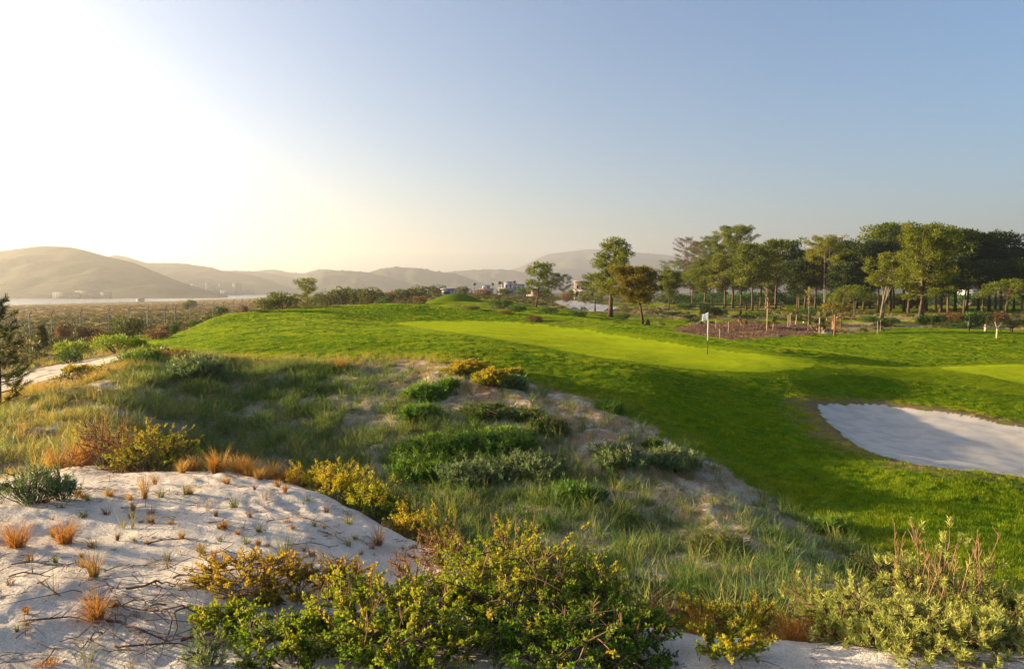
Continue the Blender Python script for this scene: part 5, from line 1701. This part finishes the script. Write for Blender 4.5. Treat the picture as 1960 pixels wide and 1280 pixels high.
for q, u in enumerate(cu):
    tuft("slim golden grass clump lining the dune crest, %s from the left" % nth(q), u, 0, rng.uniform(24, 46), rng.uniform(26, 44), ('gold', 'straw', 'gold', 'orange')[q % 4], "golden grass of the dune ridge", Y=float(np.exp(rows_at(np.array([u]))[0][0, 3])) + rng.uniform(-0.25, 0.3))
EXTRA = [(rng.uniform(20, 760), rng.uniform(915, 1230), rng.uniform(9, 26), rng.uniform(12, 28), ('straw', 'red', 'green', 'orange')[q % 4]) for q in range(60)]
EXTRA = sorted([q for q in EXTRA if q[1] > 925 + max(0, (q[0] - 520)) * 0.45 and q[1] < 1090 + 130 * (q[0] < 330)])
cnt_ = {}
for (u, v, h, w, k) in EXTRA:
    cnt_[k] = cnt_.get(k, -1) + 1
    tuft("tiny sparse %s sprout on the pale sand, %s of its colour from the left" % ({'straw': 'straw', 'red': 'reddish brown', 'green': 'green', 'orange': 'orange'}[k], nth(cnt_[k])), u, v, h, w, k, G_T)
for (u, Y, h, w, k, lab) in [(420, 9.0, 58, 78, 'gold', "tall golden tuft on the dune crest right of the rounded shrub"), (478, 8.9, 46, 50, 'gold', "golden tuft on the crest, second from the rounded shrub"), (522, 8.75, 44, 54, 'straw', "golden tuft on the crest next to the flowering shrubs"),
                             (555, 8.7, 40, 40, 'orange', "orange tuft on the crest at the foot of the flowering shrubs"), (372, 9.2, 40, 50, 'gold', "low golden tuft on the crest against the rounded shrub"), (232, 9.9, 90, 60, 'gold', "long golden grass rising through the dead stems on the crest"),
                             (160, 10.0, 70, 70, 'orange', "orange grass at the left end of the crest tangle"), (110, 10.2, 60, 80, 'straw', "dry grass on the crest above the rosemary-like bush"), (340, 9.9, 60, 60, 'stalk', "green-gold stalks behind the rounded crest shrub"),
                             (1340, 4.25, 62, 78, 'orange', "bright orange tuft on the sand ridge below the lime green pair"), (1440, 4.1, 42, 80, 'orange', "orange tuft right of the bright one on the sand ridge"), (1203, 4.35, 44, 40, 'orange', "orange tuft left of the sand ridge"),
                             (1522, 3.9, 78, 110, 'orange', "long orange grass beside the silvery shrubs"), (1455, 3.65, 40, 50, 'straw', "small straw tuft at the bottom edge on the sand ridge"), (1490, 4.3, 70, 70, 'straw', "dry straw grass behind the orange tufts"),
                             (1400, 4.7, 60, 60, 'straw', "pale stems rising in front of the lime green pair"), (652, 24.5, 34, 44, 'gold', "golden tall grass patch at the brow under the mown slope")]:
    tuft(lab, u, 0, h, w, k, "golden grass of the dune ridge", Y=Y)

# ------------------------------------------------------------------ things on the course and beyond
def paint(name, c, rough=0.5, spec=0.3):
    return surf_mat(name, c, tuple(min(1, x * 1.12) for x in c), scale=8, rough=rough, spec=spec)


M_white, M_black = paint("white_paint", (0.80, 0.80, 0.78)), paint("black_paint", (0.02, 0.02, 0.02))
M_wood, M_palewood, M_darkwood = paint("brown_timber", (0.20, 0.10, 0.05), 0.8), paint("pale_timber", (0.42, 0.31, 0.19), 0.8), paint("dark_timber", (0.06, 0.045, 0.035), 0.8)
M_wall, M_roof, M_glass, M_conc = paint("white_wall", (0.46, 0.44, 0.41), 0.8), paint("brown_roof", (0.20, 0.13, 0.10), 0.8), paint("dark_window", (0.05, 0.06, 0.08), 0.15, 0.5), paint("concrete", (0.42, 0.40, 0.37), 0.8)
M_greyroof = paint("grey_roof", (0.33, 0.33, 0.36), 0.7)


def part(name, mb, mat, parent, smooth_shade=False):
    return obj(name, mb.mesh(name, mat, smooth_shade), parent)


# flagstick in the hole
P = hit(1354, 678.5, 28)
t = thing('flagstick', "white flagstick with a small white flag standing in the hole on the green", 'flagstick', tuple(P))
Hf = z_of(597.5, P[1]) - P[2]
mb = MB()
mb.tube([[0, 0, 0.72], [0, 0, Hf]], [0.019, 0.017], 8)
part('upper_pole', mb, M_white, t)
mb = MB()
mb.tube([[0, 0, -0.05], [0, 0, 0.72]], [0.019, 0.019], 8)
part('lower_pole', mb, M_black, t)
mb = MB()
nx, nz = 14, 9
X_, Z_ = np.meshgrid(np.linspace(0, 1, nx), np.linspace(0, 1, nz), indexing='ij')
fx = -0.30 * X_ - 0.01
fy = 0.035 * np.sin(X_ * 8 + Z_ * 2) * X_
fz = Hf - 0.02 - Z_ * 0.37 * (1 - 0.22 * X_) - 0.13 * X_ ** 1.3 * (0.9 + 0.3 * Z_) + 0.012 * np.sin(X_ * 9)
Vf = np.stack([fx, fy, fz], -1).reshape(-1, 3)
a_, b_ = np.meshgrid(np.arange(nx - 1), np.arange(nz - 1), indexing='ij')
Qf = np.stack([a_ * nz + b_, (a_ + 1) * nz + b_, (a_ + 1) * nz + b_ + 1, a_ * nz + b_ + 1], -1).reshape(-1, 4)
mb.add(Vf, Qf)
m, n, l = new_mat("flag_cloth")
out, d_, tr_, mx_ = n.new("ShaderNodeOutputMaterial"), n.new("ShaderNodeBsdfDiffuse"), n.new("ShaderNodeBsdfTranslucent"), n.new("ShaderNodeMixShader")
d_.inputs[0].default_value = tr_.inputs[0].default_value = (0.85, 0.85, 0.83, 1)
mx_.inputs[0].default_value = 0.4
l.new(d_.outputs[0], mx_.inputs[1])
l.new(tr_.outputs[0], mx_.inputs[2])
l.new(mx_.outputs[0], out.inputs[0])
part('flag', mb, m, t, True)

# wire fence on the left: posts with slanting arms and wires
pts = []
for (u, Y) in [(20, 68), (58, 69), (100, 70), (155, 73), (209, 76), (247, 79), (282, 82), (317, 87), (337, 93), (364, 94), (388, 97), (408, 100), (428, 103), (446, 107), (462, 111), (477, 115), (491, 119), (506, 123)]:
    pts.append(at_dist(u, Y))
fence = thing('wire_fence', "wire fence of pale posts with slanted top arms crossing the heath on the left", 'fence', tuple(pts[0]))
o0 = pts[0]
pm = MB()
pm.tube([[0, 0, -0.3], [0, 0, 2.4]], [0.05, 0.045], 6)
M_post = paint("weathered_post", (0.21, 0.20, 0.14), 0.8)
pm = pm.mesh('post', M_post)
am = MB()
am.tube([[0, 0, 2.38], [0.42, -0.25, 2.85]], [0.045, 0.035], 5)
am = am.mesh('arm', M_darkwood)
for p in pts:
    q = obj('post', pm, fence, tuple(p - o0))
    obj('arm', am, q)
for h in (0.5, 1.0, 1.5, 2.0, 2.35):
    mb = MB()
    mb.tube([p - o0 + [0, 0, h] for p in pts], 0.006, 4)
    part('wire', mb, M_conc, fence)
g0, g1, g2 = at_dist(284, 80), at_dist(316, 84), at_dist(336, 90)
gate = thing('fence_gate', "pale gate frame of posts and top rails within the wire fence", 'gate', tuple(g0))
for p in (g0, g1, g2):
    mb = MB()
    mb.tube([p - g0 - [0, 0, 0.3], p - g0 + [0, 0, 2.5]], 0.05, 6)
    part('post', mb, M_post, gate)
for a, b2 in ((g0, g1), (g1, g2)):
    mb = MB()
    mb.tube([a - g0 + [0, 0, 2.3], b2 - g0 + [0, 0, 2.3]], 0.045, 6)
    part('rail', mb, M_post, gate)

# bench and bin at the right
p0, p1 = hit(1886, 635, 55), hit(1936, 636, 55)
bench = thing('bench', "simple plank bench on two posts by the fairway at the right edge", 'bench', tuple(p0))
dv = (p1 - p0) * [1, 1, 0]
Lb = np.linalg.norm(dv)
ax = dv / Lb
rz = np.array([[ax[0], -ax[1], 0], [ax[1], ax[0], 0], [0, 0, 1]])
for k, p in enumerate((p0, p1)):
    mb = MB()
    mb.box(p - p0 + [0, 0, 0.22], (0.16, 0.30, 0.52), rz)
    part('leg', mb, M_palewood if k == 0 else M_darkwood, bench)
mb = MB()
mb.box(dv / 2 + [0, 0, 0.52], (Lb * 1.14, 0.40, 0.07), rz)
part('seat', mb, M_darkwood, bench)
mb = MB()
mb.box(np.array([0, 0, 0.64]), (0.16, 0.10, 0.14), rz)
part('arm_block', mb, M_palewood, bench)
P = hit(1855, 634, 55)
t = thing('litter_bin', "black ball washer bin on a post with a ring handle left of the bench", 'bin', tuple(P))
mb = MB()
mb.tube([[0, 0, -0.1], [0, 0, 0.4], [0, 0, 1.5]], [0.05, 0.05, 0.045], 8)
part('post', mb, M_black, t)
mb = MB()
mb.tube([[0, 0, 0.28], [0, 0, 0.34], [0, 0, 0.95], [0, 0, 1.02]], [0.10, 0.17, 0.19, 0.12], 12)
part('body', mb, M_black, t, True)
mb = MB()
an = np.linspace(0, 2 * np.pi, 17)
mb.tube(np.stack([0.42 + 0.20 * np.cos(an), 0 * an, 0.72 + 0.20 * np.sin(an)], -1), 0.035, 6)
part('ring', mb, M_black, t, True)
mb = MB()
mb.box((0, 0, 1.36), (0.12, 0.10, 0.20))
part('head', mb, M_black, t)


def stake(label, u, vb, vt, mat, r=0.03, ymin=55, name='wooden_stake', cap=False, Y=None):
    P = hit(u, vb, ymin) if Y is None else at_dist(u, Y)
    H = z_of(vt, P[1]) - P[2]
    mb = MB()
    mb.tube([[0, 0, -0.15], [0.01, 0, H * 0.5], [0, 0.01, H]], [r * 1.1, r, r * 0.95], 7)
    o = obj(name, mb.mesh(name, mat), None, tuple(P))
    return tag(o, label, 'stake')


stake("pale thin stake at the back of the mulch bed behind the flag", 1370, 631, 611, M_palewood)
stake("pale stake in the middle of the mulch bed", 1394, 638, 616, M_palewood)
stake("pale stake at the front edge of the mulch bed", 1377, 651, 629, M_palewood, ymin=50)
stake("left pale stake of the pair by the straw patch", 1679, 639, 613, M_palewood, ymin=58)
stake("right pale stake of the pair by the straw patch", 1685, 636, 613, M_palewood, ymin=58)
stake("brown timber post in front of the fenced dead yucca", 1597, 643, 602, M_wood, 0.09, ymin=52)
stake("dark short stub stake right of the first tall yucca", 1480, 630, 614, M_darkwood, 0.06)
stake("left stake of the trio in the bare bed", 1508, 628, 603, M_palewood, 0.04)
stake("middle stake of the trio in the bare bed", 1512, 626, 600, M_palewood, 0.035)
P = hit(1908, 648, 52)
t = thing('young_tree', "thin pale sapling with a forked top in front of the bench", 'sapling', tuple(P))
H = z_of(616, P[1]) - P[2]
mb = MB()
mb.tube([[0, 0, -0.1], [0, 0, H * 0.6]], [0.085, 0.07], 7)
mb.tube([[0, 0, H * 0.6], [-0.22, 0, H]], [0.06, 0.03], 6)
mb.tube([[0, 0, H * 0.6], [0.3, 0.1, H * 0.82], [0.45, 0.1, H * 0.98]], [0.05, 0.03, 0.015], 6)
part('trunk', mb, M_palewood, t)
mb = MB()
n_ = 60
mb.leaves(np.array([0.15, 0, H * 0.95]) + rng.normal(0, 0.3, (n_, 3)) * [1, 1, 0.5], rng.normal(size=(n_, 3)), 0.16, 0.06, rng.random(n_))
part('leaves', mb, M_fgreen, t)

# yuccas in the mulch bed
M_yucca = leaf_mat("yucca_leaves", [(0.0, (0.05, 0.065, 0.02)), (0.5, (0.17, 0.17, 0.045)), (1.0, (0.36, 0.30, 0.09))], trans=0.3)
M_skirt = leaf_mat("dead_yucca_leaves", [(0.0, (0.13, 0.06, 0.02)), (0.5, (0.32, 0.15, 0.05)), (1.0, (0.5, 0.28, 0.1))], trans=0.3)


def yucca(label, u, vb, vt, wpx, skirt=0.25, heads=1, ymin=55, Y=None, tint=0.6):
    P = hit(u, vb, ymin) if Y is None else at_dist(u, Y)
    H = z_of(vt, P[1]) - P[2]
    W = px(u, P[1], wpx)
    t = thing('yucca', label, 'yucca', tuple(P))
    tm, lm, sk = MB(), MB(), MB()
    for h in range(heads):
        dx = rng.normal(0, 0.35 * (heads > 1), 2)
        hz = (H - W * 0.42) * (1 if h == 0 else rng.uniform(0.55, 0.9))
        c = np.array([dx[0], dx[1], hz])
        tm.tube([[dx[0] * 0.2, dx[1] * 0.2, -0.1], [dx[0] * 0.8, dx[1] * 0.8, hz * 0.5], c], [0.065, 0.05, 0.045], 7)
        n = 46
        e = rng.uniform(-0.35, 1.5, n)
        a = rng.uniform(0, 6.283, n)
        D = np.stack([np.cos(a) * np.cos(e), np.sin(a) * np.cos(e), np.sin(e)], -1)
        lm.leaves(c + D * 0.05, D, W * 0.52 * rng.uniform(0.75, 1.1, n), 0.075, np.clip(rng.normal(tint, 0.15, n), 0, 1), up=np.tile([[0.1, 0.1, 1.0]], (n, 1)), fold=0.05)
        if skirt > 0:
            n = 46
            a = rng.uniform(0, 6.283, n)
            P0 = c + np.stack([0.06 * np.cos(a), 0.06 * np.sin(a), -rng.uniform(0, skirt * H, n)], -1)
            D = np.stack([0.35 * np.cos(a), 0.35 * np.sin(a), np.full(n, -1.0)], -1) + rng.normal(0, 0.12, (n, 3))
            sk.leaves(P0, D, rng.uniform(0.25, 0.5, n), 0.07, rng.random(n))
    part('trunk', tm, M_palewood, t)
    part('leaf_rosette', lm, M_yucca, t)
    if skirt > 0:
        part('dead_leaf_skirt', sk, M_skirt, t)


yucca("tall thin yucca with a brown leaf skirt before the flat-topped umbrella pine", 1468, 634, 556, 30, 0.22)
yucca("tallest yucca of the bed with a pale spiky head and brown skirt", 1547, 634, 551, 34, 0.18, tint=0.8)
yucca("bushy two-headed yucca right of the flag at the back of the bed", 1422, 625, 594, 30, 0.25, heads=2, tint=0.5)
yucca("green low yucca right of the first tall one", 1478, 632, 608, 26, 0.0, heads=2, tint=0.3)
yucca("dark headed yucca on thin stems in the bare bed", 1521, 624, 592, 24, 0.0, heads=2, tint=0.25)
yucca("pale branching yucca right of the tallest one", 1562, 634, 600, 30, 0.1, heads=3, tint=0.7)
yucca("staked young yucca with a bright star-like head", 1568, 638, 597, 24, 0.0, tint=0.8)
yucca("low green yucca beside the staked young one", 1576, 638, 616, 24, 0.0, heads=2, tint=0.35)
yucca("dry brown yucca cluster leaning inside the small timber frame", 1592, 632, 590, 30, 0.55, heads=3, tint=0.3)
yucca("young yucca with a dark trunk rising behind the timber frame", 1609, 626, 585, 34, 0.1, heads=1, tint=0.6)
p0, p1 = hit(1601, 634, 56), hit(1607, 630, 60)
t = thing('timber_frame', "small timber frame with a pale top rail around the dead yucca", 'frame', tuple(p0))
for dx in (0, 0.42):
    mb = MB()
    mb.box((dx, 0, 0.62), (0.09, 0.09, 1.5))
    part('post', mb, M_wood, t)
mb = MB()
mb.box((0.21, 0, 1.42), (0.56, 0.11, 0.12))
part('rail', mb, M_palewood, t)
mb = MB()
mb.box((0.21, 0.01, 0.9), (0.34, 0.05, 0.10))
part('lower_rail', mb, M_wood, t)

# stump, rocks and logs
def rock(name, label, cat, u, vb, w, h, mat, ymin=50, seed=0):
    P = hit(u, vb, ymin)
    W, H = px(u, P[1], w) / 2, px(u, P[1], h)
    nu_, nv_ = 14, 9
    a, b = np.meshgrid(np.linspace(0, 2 * np.pi, nu_, endpoint=False), np.linspace(-0.4, np.pi / 2 - 0.01, nv_), indexing='ij')
    x, y, z = np.cos(a) * np.cos(b), np.sin(a) * np.cos(b), np.sin(b)
    k = 1 + 0.28 * fbm(x * 1.7 + seed * 9, y * 1.7 + z * 2, 3, seed)
    V = np.stack([x * k * W, y * k * W, z * k * H], -1).reshape(-1, 3)
    i_, j_ = np.meshgrid(np.arange(nu_), np.arange(nv_ - 1), indexing='ij')
    Q = np.stack([i_ * nv_ + j_, ((i_ + 1) % nu_) * nv_ + j_, ((i_ + 1) % nu_) * nv_ + j_ + 1, i_ * nv_ + j_ + 1], -1).reshape(-1, 4)
    o = obj(name, mesh_from(name, V, Q, None, [mat], tint=np.full(len(Q), 0.5)), None, tuple(P))
    return tag(o, label, cat)


rock('tree_stump', "dark squat stump right beside the golden tree's foot", 'stump', 1240, 622, 10, 10, M_darkwood, 58, 1)
rock('rock', "dark lump of rock at the upper left end of the mulch bed", 'rock', 1341, 622, 14, 6, M_darkwood, 56, 2)
rock('rock', "dark low rock at the back of the mulch bed near the flag", 'rock', 1358, 620, 22, 5, M_darkwood, 58, 3)
rock('log', "dark charred log at the front of the mulch bed", 'log', 1492, 645, 14, 5, M_darkwood, 48, 4)
rock('rock', "pale flat stones between the yuccas", 'rock', 1578, 638, 26, 2, M_conc, 52, 5)
rock('rock', "small stone in the mulch by the first tall yucca", 'rock', 1457, 631, 5, 4, M_darkwood, 55, 6)
rock('tee_marker', "tiny white marker on top of the far tee mound", 'marker', 871, 557, 4, 4, M_white, 100, 7)
rock('ball', "tiny white ball marker on the strip of grass behind the tall yucca", 'marker', 1538, 618, 2.4, 2.4, M_white, 60, 8)

# tee mound on the far side
P = at_dist(873, 118)
mb = MB()
a, r = np.meshgrid(np.linspace(0, 2 * np.pi, 40, endpoint=False), np.linspace(0, 1, 12), indexing='ij')
Rm = px(873, 118, 80)
zt = z_of(562.0, 118) - P[2]
V = np.stack([np.cos(a) * r * Rm, np.sin(a) * r * Rm * 0.8, -0.5 + (zt + 0.5) * np.exp(-(r * 1.75) ** 2.6)], -1).reshape(-1, 3)
i_, j_ = np.meshgrid(np.arange(40), np.arange(11), indexing='ij')
mb.add(V, np.stack([i_ * 12 + j_, i_ * 12 + j_ + 1, ((i_ + 1) % 40) * 12 + j_ + 1, ((i_ + 1) % 40) * 12 + j_], -1).reshape(-1, 4))
o = obj('tee_mound', mb.mesh('tee_mound', surf_mat("mound_turf", (0.075, 0.125, 0.006), (0.11, 0.16, 0.008), scale=3, rough=0.9, bump=0.6, bscale=5, bdist=0.06, spec=0.0), True), None, tuple(P))
tag(o, kind='structure')

# post and rail fence under the pines
pr = [at_dist(u, 150 + 0.02 * (u - 1320)) for u in range(1318, 1500, 22)]
rf = thing('rail_fence', "low post and rail fence among the pine trunks behind the flag", 'fence', tuple(pr[0]))
for p in pr:
    mb = MB()
    mb.box(p - pr[0] + [0, 0, 0.6], (0.22, 0.22, 1.5))
    part('post', mb, M_darkwood, rf)
for h in (0.6, 1.15):
    mb = MB()
    mb.tube([p - pr[0] + [0, -0.14, h] for p in pr], 0.09, 5)
    part('rail', mb, M_darkwood, rf)


# houses
def house(name, label, u0, u1, vt, Y, blocks, cat='house'):
    """blocks: (x0, x1, height, material, windows, y offset) in fractions of the width; each window a part with a pane."""
    c = at_dist((u0 + u1) / 2, Y)
    W = px(u0, Y, u1 - u0)
    H = z_of(vt, Y) - c[2]
    t = thing(name, label, cat, tuple(c))
    for (x0, x1, hf, mat, win, yo, roof) in blocks:
        w, h = (x1 - x0) * W, hf * H
        mb = MB()
        mb.box(((x0 + x1) / 2 * W - W / 2, yo, h / 2 - 0.5), (w, 6, h + 1.0))
        wall = part('wall', mb, mat, t)
        if roof is not None:
            mb = MB()
            mb.box(((x0 + x1) / 2 * W - W / 2, yo, h + 0.12), (w + 0.6, 6.6, 0.24))
            part('roof', mb, roof, t)
        for k in range(win):
            xc = (x0 + (x1 - x0) * (k + 0.5) / win) * W - W / 2
            mb = MB()
            mb.box((xc, yo - 3.0, h * 0.62), (w / win * 0.62, 0.14, h * 0.42))
            fr = part('window', mb, M_wall, t)
            mb = MB()
            mb.box((xc, yo - 3.06, h * 0.62), (w / win * 0.54, 0.14, h * 0.36))
            part('pane', mb, M_glass, fr)
    return t


house('villa', "white modern villa with dark windows on the centre skyline", 954, 1006, 540, 330, [(0.0, 0.60, 0.55, M_wall, 3, -1.0, M_wall), (0.22, 0.50, 1.0, M_wall, 2, 0.0, M_greyroof), (0.52, 0.96, 0.82, M_wall, 3, 0.4, M_greyroof), (0.10, 0.17, 1.05, M_conc, 0, 0.6, None)])
house('villa', "grey-roofed low house left of the white villa", 918, 944, 546, 360, [(0.0, 1.0, 0.6, M_wall, 3, 0, M_greyroof), (0.2, 0.75, 0.95, M_conc, 2, 1.0, M_greyroof)])
house('villa', "long low pinkish wall house behind the slender pine", 1008, 1046, 553, 300, [(0.0, 1.0, 1.0, paint("pink_wall", (0.62, 0.45, 0.38), 0.8), 4, 0, M_wall)])
house('block_of_flats', "brown-roofed block of houses half hidden right of the dense dark pine", 1098, 1136, 537, 260, [(0.0, 1.0, 0.55, M_wall, 4, 0, M_roof), (0.05, 0.7, 0.95, M_roof, 3, 1.0, M_greyroof)])
house('shed', "small grey shed on the skyline beside the tee mound", 848, 868, 554, 160, [(0.0, 1.0, 1.0, M_conc, 1, 0, M_greyroof)], 'shed')
house('clubhouse', "white low building glimpsed through the dark wood at the right", 1838, 1864, 556, 205, [(0.0, 1.0, 1.0, M_wall, 3, 0, M_wall)], 'building')
house('beach_hut', "small red-roofed hut standing at the water's edge on the left", 264, 274, 569, 700, [(0.0, 1.0, 0.7, M_wall, 1, 0, paint("red_roof", (0.35, 0.10, 0.07), 0.7))], 'hut')


M_farwall = paint("pale_works_wall", (0.15, 0.14, 0.125), 0.8)
M_farroof = paint("works_roof", (0.17, 0.16, 0.15), 0.8)
# works and warehouses on the far shore
def far_block(name, label, u0, u1, vt, Y, bays=0, kind='hall', depth=20):
    x0, x1 = [(u - CU) / FPX * Y / dy_of(b_of(-12.0, Y)) for u in (u0, u1)]
    H = z_of(vt, Y) + 12.0
    t = thing(name, label, 'building', ((x0 + x1) / 2, Y, -12.0))
    W = x1 - x0
    mb = MB()
    if kind == 'silo':
        an = np.array([-1, 0, 1]) * W / 3
        for q in an:
            s = MB()
            s.tube([[q, 0, -1], [q, 0, H * 0.95], [q, 0, H]], [W / 6.2, W / 6.2, W / 14], 14)
            part('silo', s, M_farwall, t, False)
        mb.box((0, 0, H * 1.02), (W * 0.9, W * 0.16, H * 0.07))
        part('conveyor', mb, M_farroof, t)
        return t
    mb.box((0, 0, H / 2 - 0.5), (W, depth, H + 1))
    part('wall', mb, M_farwall, t)
    mb = MB()
    mb.box((0, 0, H + 0.4), (W * 1.01, depth * 1.03, 0.8))
    part('roof', mb, M_farroof, t)
    for k in range(bays):
        s = MB()
        s.box((-W / 2 + W * (k + 0.5) / bays, -depth / 2 - 0.1, H * 0.5), (W / bays * 0.42, 0.5, H * 0.62))
        part('window', s, M_farroof, t)
    return t


YF = 1890
far_block('factory_hall', "long white factory hall with tall bays on the far shore", 332, 372, 553, YF, 9)
far_block('factory_tower', "broad factory block rising behind the long hall", 368, 382, 543, YF + 30, 3)
far_block('factory_tower', "slim pale tower standing alone in the factory row", 395.5, 402, 541, YF, 2, depth=12)
far_block('silo_group', "group of silos with a conveyor bridge in the factory row", 405, 421, 550, YF, kind='silo')
far_block('factory_tower', "narrow twin-headed tower right of the silos", 420, 426, 544, YF + 20, 2, depth=10)
far_block('factory_tower', "wide tower block at the right end of the factory", 448, 461, 543, YF, 3)
far_block('factory_hall', "low sheds between the slim tower and the hall", 382, 395, 557, YF - 20, 3)
far_block('factory_hall', "low white hall at the right tail of the factory", 455, 484, 554.5, YF + 30, 5)
far_block('factory_hall', "small low shed at the left tail of the factory", 311, 322, 559.5, YF - 150, 2)
far_block('factory_hall', "low works building right of the silo group", 424, 450, 556.5, YF - 10, 4)
YW = 1022
far_block('warehouse', "long low warehouse on the far shore under the big left hill", 107, 152, 560, YW, 8, depth=14)
far_block('warehouse', "longer pale warehouse joined on the right of the left one", 150, 195, 557, YW + 8, 8, depth=14)
far_block('warehouse', "small shore building at the right end of the warehouses", 196, 212, 560, YW, 3, depth=10)

# ------------------------------------------------------------------ dead roots and fallen twigs on the sand
M_root = surf_mat("dead_root", (0.075, 0.045, 0.033), (0.20, 0.125, 0.085), scale=25, rough=0.95, spec=0.05)


def on_sand(x, y, lift=0.0):
    return np.array([x, y, float(ground(x, y)[0]) + lift])


P = hit(262, 1165, 2.5)
t = thing('dead_root_tangle', "tangle of dark dead roots and twigs half buried in the sand", 'dead roots', tuple(P))
for nm, cnt, r0, sp in (('root', 11, 0.0075, 0.28), ('twig', 85, 0.0028, 0.34)):
    mb = MB()
    for k in range(cnt):
        c = P[:2] + np.array([rng.normal(0, sp), rng.normal(0, sp * 0.9)])
        a = rng.normal(-0.55, 0.6)
        L = rng.uniform(0.18, 0.55)
        pp = []
        for q in np.linspace(0, 1, 6):
            x, y = c[0] + math.cos(a) * L * q + 0.04 * math.sin(q * 5 + k), c[1] + math.sin(a) * L * q * 0.9 + 0.04 * math.cos(q * 4 + k)
            pp.append(on_sand(x, y, 0.012 + 0.07 * math.sin(q * 3.0) * rng.uniform(0.4, 1.0)) - P)
        mb.tube(pp, r0 * np.array([1, 0.95, 0.85, 0.7, 0.55, 0.35]) * rng.uniform(0.6, 1.2), 5)
    if nm == 'root':
        part('roots', mb, M_root, t)['kind'] = 'stuff'
    else:
        part('fine_twigs', mb, M_root, t)['kind'] = 'stuff'
TW = [(112, 1190, 0.30, 0.2), (90, 1130, 0.22, -0.3), (60, 1105, 0.28, 0.05), (330, 1040, 0.32, 0.3), (420, 1010, 0.30, -0.7), (600, 1000, 0.5, -0.6), (640, 1030, 0.32, -0.3), (585, 1045, 0.35, 0.5), (655, 1075, 0.3, 0.8), (440, 1065, 0.4, 0.1),
      (270, 975, 0.35, 0.2), (215, 925, 0.4, -0.15), (180, 940, 0.35, 0.3), (300, 1240, 0.35, 0.1), (70, 1085, 0.3, 0.3), (360, 1110, 0.25, -0.2), (530, 1000, 0.25, 0.9)]
for w_i, (u, v, L, a) in enumerate(sorted(TW)):
    P = hit(u, v, 2.5)
    mb = MB()
    pp = []
    for q in np.linspace(0, 1, 7):
        pp.append(on_sand(P[0] + math.cos(a) * L * (q - 0.5) + 0.02 * math.sin(7 * q + u), P[1] + math.sin(a) * L * (q - 0.5) + 0.025 * math.cos(5 * q + v), 0.008 + 0.018 * math.sin(q * 3.1)) - P)
    mb.tube(pp, np.linspace(0.006, 0.0022, 7) * rng.uniform(0.7, 1.2), 5)
    for k in range(3):
        s0 = pp[2 + k]
        mb.tube([s0, s0 + np.array([rng.normal(0, 0.06), rng.normal(0, 0.06), 0.035])], [0.003, 0.0015], 4)
    o = obj('fallen_twig', mb.mesh('fallen_twig', M_root), None, tuple(P))
    tag(o, "dark bent fallen twig lying on the pale sand, %s of them from the left" % nth(w_i), 'twig', "fallen twigs on the sand")
